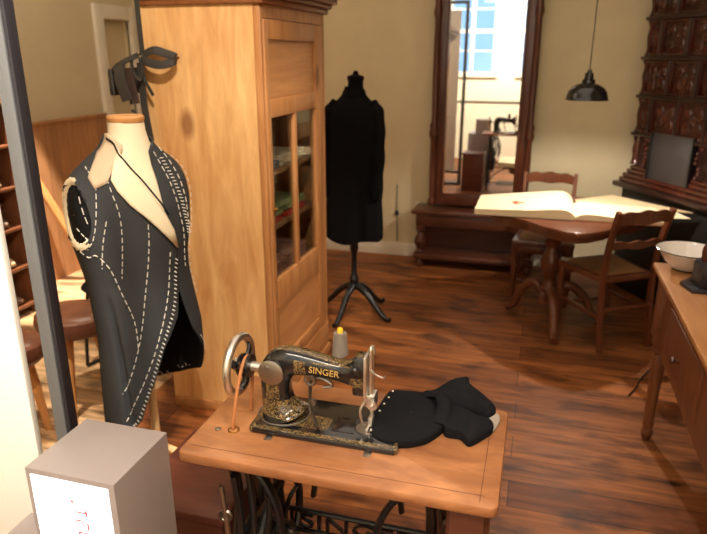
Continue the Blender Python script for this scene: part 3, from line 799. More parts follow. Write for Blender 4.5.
# ================================================================ pendant lamp
lx, ly = .245, 4.1
pl = thing('pendant_lamp', 'black dome pendant lamp hanging on a thin cord over the open book', 'lamp')
MB().tube([(lx, ly, 1.555), (lx, ly, ZC)], .0035, 6).build('cord', M['black_enamel'], pl)
MB().lathe([(.0, 1.572), (.012, 1.570), (.014, 1.555), (.024, 1.552), (.026, 1.52), (.036, 1.515), (.037, 1.488), (0, 1.487)], (lx, ly, 0), 20, caps=False).build('lamp_holder', M['black_enamel'], pl)
out = [(.036, 1.496), (.060, 1.489), (.088, 1.472), (.106, 1.450), (.114, 1.425), (.118, 1.408), (.124, 1.402)]
inn = [(.122, 1.400), (.114, 1.407), (.110, 1.424), (.102, 1.447), (.085, 1.468), (.058, 1.484), (.034, 1.489)]
MB().lathe(out + inn, (lx, ly, 0), 36, caps=False).build('lamp_shade', M['black_enamel'], pl)
MB().lathe([(.008, 1.487), (.018, 1.482), (.020, 1.474), (.014, 1.464), (0, 1.460)], (lx, ly, 0), 16, caps=False).build('bulb', M['bulb'], pl)
rebase(pl, (lx, ly, 1.40))
d = bpy.data.lights.new('pendant_bulb_light', 'SPOT'); d.energy = 52; d.color = (1, .88, .74); d.shadow_soft_size = .018; d.spot_size = radians(170); d.spot_blend = .05
lo = bpy.data.objects.new('pendant_bulb_light', d); COL.objects.link(lo); lo.location = (lx, ly, 1.453)

# ================================================================ scalloped table with the book
tb = thing('pedestal_table', 'dark wooden pedestal table with shaped edge under the open book', 'table')
TC = Vector((.215, 4.155)); U1 = Vector((.65, .76)).normalized(); U2 = Vector((-U1.y, U1.x)); HS = .415


def tpt(a, b, k=1): return (TC.x + (U1.x * a + U2.x * b) * k, TC.y + (U1.y * a + U2.y * b) * k)


poly = []
for q in range(4):
    ca, sa = cos(q * pi / 2), sin(q * pi / 2)
    E_ = [(-HS + .10, -HS), (-.16, -HS - .008), (-.06, -HS + .012), (0, -HS + .02), (.06, -HS + .012), (.16, -HS - .008), (HS - .10, -HS), (HS - .065, -HS + .018), (HS - .03, -HS + .03), (HS - .018, -HS + .065)]
    for x, y in E_: poly.append(tpt(x * ca - y * sa, x * sa + y * ca))
MB().prism(poly, .694, .720, 'Z', .005).build('tabletop', M['table2'], tb)
ap = [(TC.x + (p[0] - TC.x) * .86, TC.y + (p[1] - TC.y) * .86) for p in poly]
MB().prism(ap, .640, .695, 'Z').build('apron', M['table2'], tb)
cp = [(.05, .19), (.058, .22), (.036, .25), (.032, .28), (.044, .31), (.062, .36), (.068, .40), (.056, .44), (.036, .47), (.034, .49), (.050, .51), (.052, .53), (.034, .55), (.032, .58), (.048, .61), (.07, .642)]
c = MB().lathe(cp, (.14, 4.12, 0), 24).build('column', M['table2'], tb)
MB().box(.14 - .055, .14 + .055, 4.12 - .055, 4.12 + .055, .11, .195, .012).build('block', M['table2'], c)
for dx, dy in ((.05, -.42), (-.26, .08), (.34, .02), (.04, .36)):
    cx_, cy_ = .14, 4.12
    P = bez([(cx_ + dx * .08, cy_ + dy * .08, .15), (cx_ + dx * .35, cy_ + dy * .35, .24), (cx_ + dx * .65, cy_ + dy * .65, .17), (cx_ + dx * .82, cy_ + dy * .82, .06), (cx_ + dx * 1.0, cy_ + dy * 1.0, .026)])
    MB().tube(P, [.032 - .008 * i / len(P) for i in range(len(P))], 10).build('foot', M['table2'], tb)
rebase(tb, (TC.x, TC.y, 0))

bk = thing('open_book', 'large open ledger with blank cream pages under the pendant lamp', 'book')


def page_block(x0, x1, y0, y1, prof, skew=0, yb=0):
    P = []
    n = 24
    for i in range(n + 1):
        t = i / n; x = x0 + (x1 - x0) * t; z = lerp_pts(prof, t); y2 = y1 + yb * sin(pi / 2 * min(1, t / .85))
        P.append([(x, y0, .724), (x, y0, z), (x, (y0 + y2) / 2, z + .002), (x, y2, z), (x, y2, .724)])
    mb = MB(); mb.grid(P); f0 = tuple(range(5)); o = n * 5
    mb.f.append(tuple(reversed(f0))); mb.f.append(tuple(o + i for i in f0)); mb.mi += [0, 0]
    return mb


Lp = [(0, .757), (.3, .762), (.55, .769), (.75, .779), (.88, .784), (.95, .772), (1, .740)]
Rp = [(0, .740), (.06, .755), (.16, .760), (.35, .753), (.7, .744), (1, .740)]
page_block(-.345, .245, 3.90, 4.33, Lp, yb=.15).build('left_page_block', M['paper'], bk)
page_block(.245, .735, 3.92, 4.30, Rp).build('right_page_block', M['paper'], bk)
MB().box(-.350, .742, 3.895, 4.32, .7203, .7243, .001).build('cover', M['table2'], bk)
mb = MB()
random.seed(3)
for k in range(9):
    x = -.09 + random.uniform(-.035, .035); y = 4.10 + random.uniform(-.035, .035); z = lerp_pts(Lp, (x + .345) / .59) + .0032
    mb.lathe([(0, z), (random.uniform(.010, .022), z - .0003), (0, z - .001)], (x, y, 0), 9, caps=False)
part_label(mb.build('printed_vignette', M['ink'], bk), 'small reddish brown vignette on left page')
rebase(bk, (.2, 4.2, .72))
o = MB().add([(.60, 3.99, .7475), (.89, 4.05, .742), (.83, 4.24, .744), (.56, 4.26, .7485), (.60, 3.99, .7462), (.89, 4.05, .7407), (.83, 4.24, .7427), (.56, 4.26, .7472)], [(0, 1, 2, 3), (7, 6, 5, 4), (0, 4, 5, 1), (1, 5, 6, 2), (2, 6, 7, 3), (3, 7, 4, 0)]).build('paper_sheet', M['paper'], smooth=False)
tag(o, 'loose pale sheet jutting from right side of the open book', 'paper', 'loose sheets on the pedestal table'); rebase(o, (.72, 4.2, .745))
o = MB().prism([(.26, 4.50), (.29, 4.325), (.752, 4.325), (.95, 4.30), (.52, 4.73)], .7205, .7265, 'Z').build('paper_sheet', M['paper2'])
tag(o, 'tan folder lying behind the open book near tiled stove', 'folder'); o.name = 'paper_folder'; rebase(o, (.4, 4.58, .72))


# ================================================================ chairs
def make_chair(label):
    """local: seat centre at origin, chair faces -Y, back at +Y"""
    c = thing('dining_chair', label, 'chair', 'scroll back chairs at the pedestal table')
    seat = [(-.175, .185), (-.205, -.20), (-.19, -.215), (.19, -.215), (.205, -.20), (.175, .185)]
    MB().prism(seat, .415, .45, 'Z', .006).build('seat_frame', M['chair_wood'], c)
    ci = [(x * .80, y * .80) for x, y in seat]
    MB().prism(ci, .449, .455, 'Z').build('seat', M['cane'], c)
    MB().box(-.185, .185, -.20, -.18, .36, .416, .004).build('front_rail', M['chair_wood'], c)
    for s_ in (-1, 1):
        MB().lathe([(.012, 0), (.016, .03), (.013, .05), (.019, .12), (.021, .30), (.015, .33), (.022, .35), (.022, .42)], (s_ * .18, -.19, 0), 14).build('leg', M['chair_wood'], c)
        MB().tube(bez([(s_ * .165, .225, 0), (s_ * .168, .195, .25), (s_ * .17, .185, .45), (s_ * .172, .205, .65), (s_ * .176, .255, .845)]), [(.019, .014)] * 49, 8, power=4, up=(0, 1, 0)).build('back_post', M['chair_wood'], c)
        MB().box(s_ * .175 - .009, s_ * .175 + .009, -.19, .20, .20, .222, .004).build('side_stretcher', M['chair_wood'], c)
    MB().box(-.18, .18, -.198, -.182, .15, .172, .004).build('front_stretcher', M['chair_wood'], c)
    MB().box(-.168, .168, .20, .216, .25, .272, .004).build('rear_stretcher', M['chair_wood'], c)
    for zc, h, nm in ((.80, .032, 'top_rail'), (.64, .020, 'back_rail')):
        P = []
        for i in range(33):
            t = -1 + i / 16; x = t * .172; yb = .205 + (zc - .65) * .26 + .02 * (1 - t * t)
            up_ = h + .005 * cos(t * pi * 3) + (.014 * (1 - t * t) if nm == 'top_rail' else .003)
            dn = h * .8 + .005 * cos(t * pi * 2)
            P.append([(x, yb - .009, zc - dn), (x, yb - .009, zc + up_), (x, yb + .009, zc + up_ + .002), (x, yb + .009, zc - dn)])
        mb = MB(); mb.grid(P, close_v=True); mb.f += [(3, 2, 1, 0), tuple(32 * 4 + q for q in (0, 1, 2, 3))]; mb.mi += [0, 0]
        mb.build(nm, M['chair_wood'], c)
    return c


ch = make_chair('dark scroll back chair behind the pedestal table, facing the room')
ch.location = (.09, 4.56, 0); ch.rotation_euler = (0, 0, radians(-2))
c2 = copy_tree(ch); c2['label'] = 'dark scroll back chair with cane seat in front of pedestal table'
# back-rest line runs from (.45,3.74) to (.76,4.10); it faces the table
c2.location = (.47, 4.085, 0); c2.rotation_euler = (0, 0, 0)
fd = Vector((-.54, .84)).normalized()
c2.rotation_euler.z = math.atan2(fd.y, fd.x) + pi / 2
c2.location = (.578 + fd.x * .22, 3.755 + fd.y * .22, 0)

# ================================================================ tiled stove in the corner
P0 = Vector((.60, 5.0)); D = Vector((.51, -.86)).normalized(); NN = Vector((D.y, -D.x))
if NN.x > 0: NN = -NN


def SP(u, w, z): q = P0 + D * u + NN * w; return (q.x, q.y, z)


def sbox(mb, u0, u1, w0, w1, z0, z1, bev=0):
    b = MB().box(u0, u1, w0, w1, z0, z1, bev); mb.add([SP(v[0], v[1], v[2]) for v in b.v], b.f); return mb


sv = thing('tiled_stove', 'large dark brown glazed tile stove with iron base in the corner', 'stove')
SL = 1.35
BD = -.42
mb = sbox(MB(), .02, SL, BD, 0, 0, .745, .005); mb.build('iron_base', M['stove_iron'], sv)
mb = MB(); sbox(mb, -.04, SL + .04, BD, .05, .745, .785, .012); mb.build('base_slab', M['tile_edge'], sv)
mb = MB()
for u_, z0, z1 in ((.0, .785, .82), (.015, .82, .85), (.035, .85, .88), (.05, .88, .905)): sbox(mb, u_, SL - u_, BD, .03 - u_ * .8, z0, z1, .012)
mb.build('base_moulding', M['tile'], sv)
rows_z = [.905, 1.13, 1.385, 1.635, 1.885, 2.135, 2.385, 2.635, 2.885]
mb = MB(); sbox(mb, .07, SL - .07, BD, -.035, .89, 2.90); mb.build('core', M['tile_edge'], sv, smooth=False)
mb = MB()
for z in rows_z[1:]:
    sbox(mb, .035, SL - .035, BD, .004, z - .016, z + .006, .006); sbox(mb, .05, SL - .05, BD, -.010, z + .006, z + .02, .005)
mb.build('course_moulding', M['tile_edge'], sv)
mt = MB(); jb = MB()
for i, (z0, z1) in enumerate(zip(rows_z, rows_z[1:])):
    a, b = z0 + .014, z1 - .018
    offs = .068 - (.125 if i % 2 else 0)
    u = offs
    while u < SL - .09:
        ua, ub = max(u, .068), min(u + .25, SL - .068)
        if ub - ua > .04 and not (i == 0 and ub > .27 and ua < .64):
            # raised frame and inner panel with relief
            sbox(mt, ua + .004, ub - .004, -.05, -.022, a, b, .004)
            for q0, q1, r0, r1 in ((ua + .004, ua + .022, a, b), (ub - .022, ub - .004, a, b), (ua + .02, ub - .02, a, a + .018), (ua + .02, ub - .02, b - .018, b)):
                sbox(mt, q0, q1, -.03, -.008, r0, r1, .006)
            cu, cz, hw, hh = (ua + ub) / 2, (a + b) / 2, (ub - ua) / 2 - .03, (b - a) / 2 - .03
            if hw > .03:
                for dx in (-.5, .5):
                    for dz in (-.5, .5):
                        c_ = MB().lathe([(0, .012), (.45 * min(hw, hh) * .8, .008), (.45 * min(hw, hh), 0)], (0, 0, 0), 10, caps=False)
                        mt.add([SP(cu + dx * hw + v[0], -.022 + v[2], cz + dz * hh + v[1]) for v in c_.v], c_.f)
                c_ = MB().lathe([(0, .016), (.03, .010), (.045, 0)], (0, 0, 0), 12, caps=False)
                mt.add([SP(cu + v[0], -.022 + v[2], cz + v[1]) for v in c_.v], c_.f)
            if ua > .08:
                p = SP(ua, -.006, 0); jb.lathe([(.011, a), (.011, b)], (p[0], p[1], 0), 8)
        u += .25
mt.build('tile_facing', M['tile'], sv)
jb.build('joint_bead', M['tile_edge'], sv)
for u_ in (.07, SL - .07):
    mb = MB()
    for i, (z0, z1) in enumerate(zip(rows_z, rows_z[1:])):
        p = SP(u_, -.042, 0); h = z1 - z0
        mb.lathe([(.040, z0 + .01), (.030, z0 + .03), (.026, z0 + .06), (.034, z0 + h * .5), (.026, z0 + h - .06), (.036, z0 + h - .03), (.042, z0 + h - .012)], (p[0], p[1], 0), 14)
    mb.build('corner_column', M['tile'], sv)
mb = MB(); sbox(mb, .27, .63, -.03, .006, .79, 1.155, .004); dd = mb.build('stove_door', M['stove_door'], sv)
mb = MB(); sbox(mb, .255, .645, -.03, .012, .785, .80, .004); sbox(mb, .255, .27, -.03, .016, .79, 1.16, .003); sbox(mb, .63, .645, -.03, .016, .79, 1.16, .003); mb.build('door_surround', M['stove_iron'], sv)
for u_ in (.20, .69):
    mb = MB()
    for k in range(7):
        p = SP(u_ + random.uniform(-.012, .03), .004, .92 + k * .03); mb.lathe([(0, -.016), (.013, -.008), (.016, 0), (.011, .010), (0, .016)], (p[0], p[1], p[2]), 9, caps=False)
    mb.build('moulded_ornament', M['tile'], sv)
rebase(sv, SP(SL / 2, -.2, 0))

# ================================================================ long work table on the right
wt = thing('work_table', 'long pale topped work table with turned dark legs at right', 'table')
WX0, WX1, WY0, WY1 = .545, 1.30, .30, 3.04
MB().box(WX0, WX1, WY0, WY1, .735, .76, .006).build('tabletop', M['worktop'], wt)
ax = WX0 + .018
MB().box(ax, ax + .022, WY0 + .08, WY1 - .08, .455, .735).build('side_apron', M['work_leg'], wt, smooth=False)
MB().box(WX1 - .07, WX1 - .048, WY0 + .08, WY1 - .08, .455, .735).build('side_apron', M['work_leg'], wt, smooth=False)
MB().box(ax + .022, WX1 - .07, WY1 - .10, WY1 - .078, .455, .735).build('end_apron', M['work_leg'], wt, smooth=False)
MB().box(ax + .022, WX1 - .07, WY0 + .08, WY0 + .102, .455, .735).build('end_apron', M['work_leg'], wt, smooth=False)
for (ya_, yb_) in ((2.06, 2.62), (1.10, 1.75)):
    drw = MB().box(ax - .004, ax + .45, ya_, yb_, .50, .70, .004).build('drawer', M['work_leg'], wt)
    MB().lathe([(.008, 0), (.008, -.012), (.015, -.018), (.013, -.026), (0, -.028)], (ax - .012, (ya_ + yb_) / 2, .60), 14, 'X', caps=False).build('knob', M['dark_wood'], drw)
lgp = [(.014, 0), (.022, .012), (.026, .035), (.018, .055), (.024, .075), (.022, .095), (.025, .25), (.030, .36), (.031, .40), (.022, .42), (.034, .44), (.028, .46)]
for X_, Y_ in ((WX0 + .035, WY1 - .245), (WX1 - .06, WY1 - .2), (WX0 + .035, WY0 + .12), (WX1 - .06, WY0 + .12)):
    mb = MB().lathe(lgp, (X_, Y_, 0), 20); mb.box(X_ - .032, X_ + .032, Y_ - .032, Y_ + .032, .455, .735, .004); mb.build('leg', M['work_leg'], wt)
rebase(wt, ((WX0 + WX1) / 2, (WY0 + WY1) / 2, 0))

bo = thing('enamel_bowl', 'white enamel wash bowl with dark rim on the work table end', 'bowl')
bcx, bcy = .665, 2.965
prf = [(.0, .764), (.055, .764), (.062, .768), (.095, .80), (.118, .835), (.130, .848), (.131, .851), (.128, .852), (.115, .842), (.09, .805), (.058, .775), (0, .772)]
MB().lathe(prf, (bcx, bcy, 0), 40, caps=False).build('bowl_body', M['enamel'], bo)
MB().tube([(bcx + .1315 * cos(2 * pi * k / 40), bcy + .1315 * sin(2 * pi * k / 40), .8505) for k in range(40)], .0025, 6, closed=True).build('rim', M['black_enamel'], bo)
MB().lathe([(.056, .7602), (.060, .762), (.060, .770), (.054, .768)], (bcx, bcy, 0), 30).build('foot_ring', M['black_enamel'], bo)
rebase(bo, (bcx, bcy, .76))
ir = thing('box_iron', 'dark heavy metal pressing box with round vent holes on the work table', 'iron')
ix, iy = .675, 2.69
poly = [(ix - .075, iy + .05), (ix - .02, iy + .13), (ix + .16, iy + .13), (ix + .16, iy - .05), (ix - .05, iy - .05)]
MB().prism(poly, .760, .775, 'Z', .003).build('sole_plate', M['gunmetal'], ir)
p2 = [(ix - .035, iy + .05), (ix - .0, iy + .11), (ix + .14, iy + .11), (ix + .14, iy - .03), (ix - .02, iy - .03)]
MB().prism(p2, .775, .868, 'Z', .004).build('box', M['gunmetal'], ir)
mb = MB()
for zz in (.80, .835):
    mb.lathe([(0, -.002), (.010, -.002), (.010, .003), (0, .003)], (ix + .02, iy - .03, zz), 12, 'Y', caps=False)
    mb.lathe([(0, -.002), (.010, -.002), (.010, .003), (0, .003)], (ix + .06, iy - .03, zz), 12, 'Y', caps=False)
mb.build('vent_holes', M['blackest'], ir)
MB().tube(bez([(ix + .0, iy + .04, .866), (ix + .0, iy + .04, .93), (ix + .06, iy + .04, .95), (ix + .12, iy + .04, .93), (ix + .12, iy + .04, .866)]), .011, 10).build('handle', M['dark_wood'], ir)
rebase(ir, (ix, iy, .76))
o = MB().prism([(.675, 2.60), (.71, 2.63), (.80, 2.62), (.80, 2.52), (.685, 2.53)], .760, .785, 'Z', .004).build('iron_rest', M['gunmetal'])
tag(o, 'small flat dark metal rest in front of pressing box', 'iron rest'); rebase(o, (.74, 2.57, .76))

# cable on the floor by the table leg
P = bez([(.55, 3.18, .006), (.59, 3.26, .006), (.63, 3.38, .006), (.70, 3.50, .02), (.76, 3.52, .06), (.86, 3.45, .05), (.98, 3.5, .006)])
P = [Vector((p.x, p.y, max(p.z, .006))) for p in P]
o = MB().tube(P, .0045, 8).build('floor_cable', M['black_enamel']); tag(o, 'black cable curling over the floor behind the work table leg', 'cable'); rebase(o, (.55, 3.18, 0))

# ================================================================ treadle sewing table
TX0, TX1, TY0, TY1 = -.762, -.016, 1.14, 1.545
tt = thing('treadle_table', 'reddish brown treadle sewing table on black iron legs', 'table')


def rrect(x0, x1, y0, y1, r, n=6):
    P = []
    for cx_, cy_, a0 in ((x1 - r, y1 - r, 0), (x0 + r, y1 - r, 90), (x0 + r, y0 + r, 180), (x1 - r, y0 + r, 270)):
        for k in range(n + 1): a = radians(a0 + 90 * k / n); P.append((cx_ + r * cos(a), cy_ + r * sin(a)))
    return P


MB().prism(rrect(TX0, TX1, TY0, TY1, .018), .733, .760, 'Z', .006).build('tabletop', M['table_top'], tt)
mb = MB().box(TX1 - .040, TX1 - .0385, TY0 + .012, TY1 - .012, .7598, .7603).box(TX0 + .02, TX1 - .03, TY0 + .036, TY0 + .0375, .7598, .7603)
mb.build('inlay_line', M['red_wood'], tt, smooth=False)
mb = MB()
for x, y in ((-.725, 1.30), (-.70, 1.285)):
    pass
mb.lathe([(0, .7597), (.008, .7597), (.008, .762), (.005, .7635), (0, .7635)], (-.712, 1.255, 0), 16, caps=False)
mb.build('screw_cap', M['dull_steel'], tt)
mb = MB().tube([(-.672 + .0125 * cos(2 * pi * k / 20), 1.262 + .0125 * sin(2 * pi * k / 20), .7612) for k in range(20)], (.0028), 6, closed=True); mb.build('belt_hole_ring', M['brass'], tt)
for x in (-.575, -.325):
    MB().box(x - .009, x + .009, 1.243, 1.262, .7600, .7625, .001).build('bed_clip', M['dull_steel'], tt)
# cast iron side frames
def side_frame(xc):
    mb = MB(); T = lambda pts, r=.011, n=8: mb.tube(bez([(xc, a, b) for a, b in pts], n), r, 8)
    T([(1.18, .728), (1.345, .728), (1.51, .728)], .013)
    T([(1.20, .728), (1.235, .60), (1.20, .42), (1.15, .20), (1.13, .02)], .013)
    T([(1.49, .728), (1.455, .60), (1.49, .42), (1.535, .20), (1.555, .02)], .013)
    T([(1.13, .02), (1.22, .055), (1.345, .07), (1.46, .055), (1.555, .02)], .011)
    T([(1.24, .70), (1.30, .60), (1.345, .48), (1.39, .60), (1.45, .70)], .009)
    T([(1.20, .42), (1.28, .47), (1.345, .48), (1.41, .47), (1.49, .42)], .010)
    T([(1.19, .36), (1.26, .30), (1.30, .20), (1.27, .08)], .009)
    T([(1.50, .36), (1.43, .30), (1.39, .20), (1.42, .08)], .009)
    for cy_, cz_, r in ((1.345, .385, .055), (1.345, .62, .04), (1.27, .20, .035), (1.42, .20, .035)):
        mb.tube([(xc, cy_ + r * cos(2 * pi * k / 20), cz_ + r * sin(2 * pi * k / 20)) for k in range(20)], .007, 6, closed=True)
    T([(1.345, .07), (1.345, .33)], .009)
    return mb
for xc in (-.655, -.165): side_frame(xc).build('side_frame', M['black_iron'], tt)
# brackets that spread inward under the top
for xc, sgn in ((-.655, 1), (-.165, -1)):
    for yy in (1.20, 1.47):
        MB().tube(bez([(xc, yy, .725), (xc + sgn * .07, yy, .70), (xc + sgn * .115, yy, .62), (xc + sgn * .125, yy, .53), (xc + sgn * .115, yy, .44)]), [(.014, .009)] * 33, 8, up=(0, 1, 0)).build('bracket', M['black_iron'], tt)
# brace with cast lettering between the frames
br_ = MB()
for z in (.310, .380): br_.tube([(-.655, 1.47, z), (-.165, 1.47, z)], .008, 8)
for x in (-.61, -.21): br_.tube([(x, 1.47, .310), (x, 1.47, .380)], .006, 6)
for sgn in (-1, 1):
    br_.tube(bez([(-.41, 1.47, .310), (-.41 + sgn * .12, 1.47, .25), (-.41 + sgn * .24, 1.47, .12)]), .008, 8)
brace = br_.build('cross_brace', M['black_iron'], tt)
RX = Matrix.Rotation(pi / 2, 4, 'X')
text_obj('cast_lettering', 'SINGER', .070, .005, M['black_iron'], brace, Matrix.Translation((-.41, 1.468, .345)) @ RX @ Matrix.Diagonal((1.5, 1, 1, 1)))
fw = MB(); fx, fy, fz = -.60, 1.36, .40
fw.tube([(fx, fy + .15 * cos(2 * pi * k / 40), fz + .15 * sin(2 * pi * k / 40)) for k in range(40)], (.012), 8, closed=True)
for k in range(6):
    a = 2 * pi * k / 6 + .3; fw.tube(bez([(fx, fy + .02 * cos(a), fz + .02 * sin(a)), (fx, fy + .085 * cos(a + .25), fz + .085 * sin(a + .25)), (fx, fy + .148 * cos(a), fz + .148 * sin(a))], 6), .007, 6)
fw.lathe([(.026, -.03), (.026, .03)], (fx, fy, fz), 16, 'X'); fw.build('flywheel', M['black_iron'], tt)
g = MB(); g.tube(bez([(-.63, 1.17, .70), (-.63, 1.19, .55), (-.63, 1.17, .40), (-.63, 1.22, .24)]), .010, 8); g.tube(bez([(-.615, 1.21, .72), (-.60, 1.20, .55), (-.61, 1.19, .38)]), .009, 8)
g.tube(bez([(-.585, 1.24, .72), (-.57, 1.23, .58), (-.585, 1.22, .44)]), .009, 8); g.build('belt_guard', M['black_iron'], tt)
pm = MB().tube([(-.655, 1.15, .68), (-.645, 1.145, .60), (-.64, 1.15, .42), (-.60, 1.3, .12)], .007, 8); pm.tube([(-.647 + .014 * cos(2 * pi * k / 16), 1.145, .60 + .014 * sin(2 * pi * k / 16)) for k in range(16)], .005, 6, closed=True)
pm.build('pitman_rod', M['dull_steel'], tt)
MB().tube([(-.655, 1.36, .40), (-.56, 1.36, .40)], .010, 8).build('axle', M['dull_steel'], tt)
tr = MB(); 
for k in range(9): tr.box(-.53 + k * .03, -.522 + k * .03, 1.22, 1.46, .085, .095)
for yy in (1.22, 1.34, 1.45): tr.box(-.54, -.28, yy, yy + .014, .083, .098)
tr.build('treadle', M['black_iron'], tt, smooth=False)
MB().tube([(-.655, 1.345, .09), (-.165, 1.345, .09)], .008, 8).build('treadle_bar', M['black_iron'], tt)
dwr = MB().box(-.125, -.035, 1.17, 1.50, .55, .73, .006).build('drawer_case', M['red_wood'], tt)
MB().box(-.118, -.042, 1.160, 1.172, .56, .72, .004).build('drawer_front', M['red_wood'], dwr)
MB().lathe([(.006, 0), (.006, -.01), (.012, -.016), (0, -.022)], (-.08, 1.16, .64), 12, 'Y', caps=False).build('drawer_knob', M['brass'], dwr)
rebase(tt, ((TX0 + TX1) / 2, (TY0 + TY1) / 2, 0))

# ---------------------------------------------------------------- the machine head
sm = thing('sewing_machine', 'black sewing machine head with gold ornament and steel handwheel', 'sewing machine')
ym = 1.350
# gold bands are given in the mesh's own (rebased) coordinates, origin (-.45, 1.35, .76)
def rb(x0, x1, y0, y1, z0, z1): return (x0 + .45, x1 + .45, y0 - 1.35, y1 - 1.35, z0 - .76, z1 - .76)
M['japan_bed'] = japan_mat('japanned_bed', [rb(-.64, -.25, 1.266, 1.283, .70, .80), rb(-.631, -.622, 1.26, 1.44, .7, .8), rb(-.268, -.260, 1.28, 1.44, .7, .8), rb(-.54, -.44, 1.30, 1.36, .7, .8)])
M['japan_arm'] = japan_mat('japanned_arm', [rb(-.66, -.53, 1.2, 1.36, .785, .828), rb(-.605, -.57, 1.2, 1.36, .83, .875), rb(-.545, -.50, 1.2, 1.5, .785, .86),
                                            rb(-.53, -.500, 1.2, 1.36, .90, .945), rb(-.39, -.335, 1.2, 1.36, .89, .915), rb(-.60, -.36, 1.335, 1.365, .94, 1.0), rb(-.48, -.39, 1.2, 1.34, .938, .943)])
MB().prism(rrect(-.635, -.256, 1.263, 1.440, .014), .760, .7745, 'Z', .0035).build('bed', M['japan_bed'], sm)
path = [(-.572, .7735), (-.574, .779), (-.578, .790), (-.584, .810), (-.588, .84), (-.588, .87), (-.583, .90), (-.566, .922), (-.54, .9285), (-.50, .928), (-.46, .924), (-.42, .919), (-.398, .918), (-.382, .919), (-.366, .921)]
rad = [(.064, .058), (.060, .052), (.050, .042), (.042, .035), (.038, .033), (.039, .033), (.043, .033), (.042, .032), (.036, .031), (.031, .029), (.027, .027), (.026, .026), (.030, .027), (.037, .028), (.040, .027)]
PP = bez([(x, ym, z) for x, z in path], 4)
RR = []
for i in range(len(PP)):
    t = i / 4; k = min(int(t), len(rad) - 2); u = t - k; RR.append((rad[k][0] * (1 - u) + rad[k + 1][0] * u, rad[k][1] * (1 - u) + rad[k + 1][1] * u))
# first radius lies in the XZ plane, second along Y
ups = []
mb = MB(); P = []
for i in range(len(PP)):
    t = (PP[min(i + 1, len(PP) - 1)] - PP[max(i - 1, 0)]).normalized(); nrm = Vector((t.z, 0, -t.x)); ra, rb_ = RR[i]; row = []
    for k in range(24):
        a = 2 * pi * k / 24; e = 2 / 2.6; c_, s_ = cos(a), sin(a)
        row.append(PP[i] + nrm * math.copysign(abs(c_) ** e, c_) * ra + Vector((0, 1, 0)) * math.copysign(abs(s_) ** e, s_) * rb_)
    P.append(row)
o_ = 0; mb.grid(P, close_v=True); mb.f += [tuple(range(24)), tuple((len(PP) - 1) * 24 + k for k in range(24))]; mb.mi += [0, 0]
arm = mb.build('arm', M['japan_arm'], sm)
MB().tube([(-.572 + .066 * cos(a), ym + .060 * sin(a), .7755) for a in [2 * pi * k / 40 for k in range(40)]], .0022, 6, closed=True).build('pillar_seam', M['dull_steel'], sm)
MB().box(-.384, -.352, ym - .026, ym + .026, .866, .966, .008).build('head_casing', M['japan_arm'], sm)
MB().box(-.354, -.347, ym - .030, ym + .027, .858, .975, .002).build('face_plate', M['chrome'], sm)
MB().lathe([(.031, 0), (.033, -.003), (.033, -.006), (.030, -.0075), (0, -.0078)], (-.588, ym - .0315, .905), 32, 'Y', caps=False).lathe([(0, -.0075), (.006, -.0075), (.005, -.010), (0, -.010)], (-.598, ym - .0315, .918), 12, 'Y', caps=False).build('round_cover_plate', M['dull_steel'], sm)
txt = text_obj('gold_lettering', 'SINGER', .0235, .0008, M['gold'], sm, Matrix.Translation((-.452, ym - .0300, .9225)) @ Matrix.Rotation(radians(3), 4, 'Z') @ Matrix.Rotation(radians(4.5), 4, 'Y') @ RX @ Matrix.Diagonal((.98, 1, 1, 1)))
# hand wheel
hw = empty('handwheel'); hw.parent = sm
wx, wz = -.690, .897
def ringX(mb, xc, R, prof, seg=40):
    Pn = []
    for k in range(seg):
        a = 2 * pi * k / seg; Pn.append([(xc + px, ym + (R + pr_) * cos(a), wz + (R + pr_) * sin(a)) for pr_, px in prof])
    return mb.grid(Pn, close_u=True, close_v=True)
ringX(MB(), wx, .073, [(.0105 * cos(a), .011 * sin(a)) for a in [2 * pi * k / 12 for k in range(12)]]).build('wheel_rim', M['chrome'], hw)
mb = MB()
for k in range(3):
    a = 2 * pi * k / 3 + .5; Q = bez([(wx + .012, ym + .015 * cos(a), wz + .015 * sin(a)), (wx + .012, ym + .045 * cos(a + .15), wz + .045 * sin(a + .15)), (wx, ym + .070 * cos(a), wz + .070 * sin(a))], 6)
    mb.tube(Q, [(.010, .006)] * len(Q), 8)
mb.build('spoke', M['black_enamel'], hw)
MB().lathe([(.030, .004), (.030, .010), (.022, .013), (.022, .022), (.030, .026), (.030, .034), (.012, .036)], (wx, ym, wz), 28, 'X').build('belt_pulley', M['black_enamel'], hw)
MB().lathe([(.0, -.012), (.017, -.012), (.020, -.004), (.018, .006)], (wx, ym, wz), 24, 'X', caps=False).build('clutch_knob', M['chrome'], hw)
MB().lathe([(.013, 0), (.013, .06)], (wx + .02, ym, wz), 18, 'X').build('shaft_collar', M['chrome'], sm)
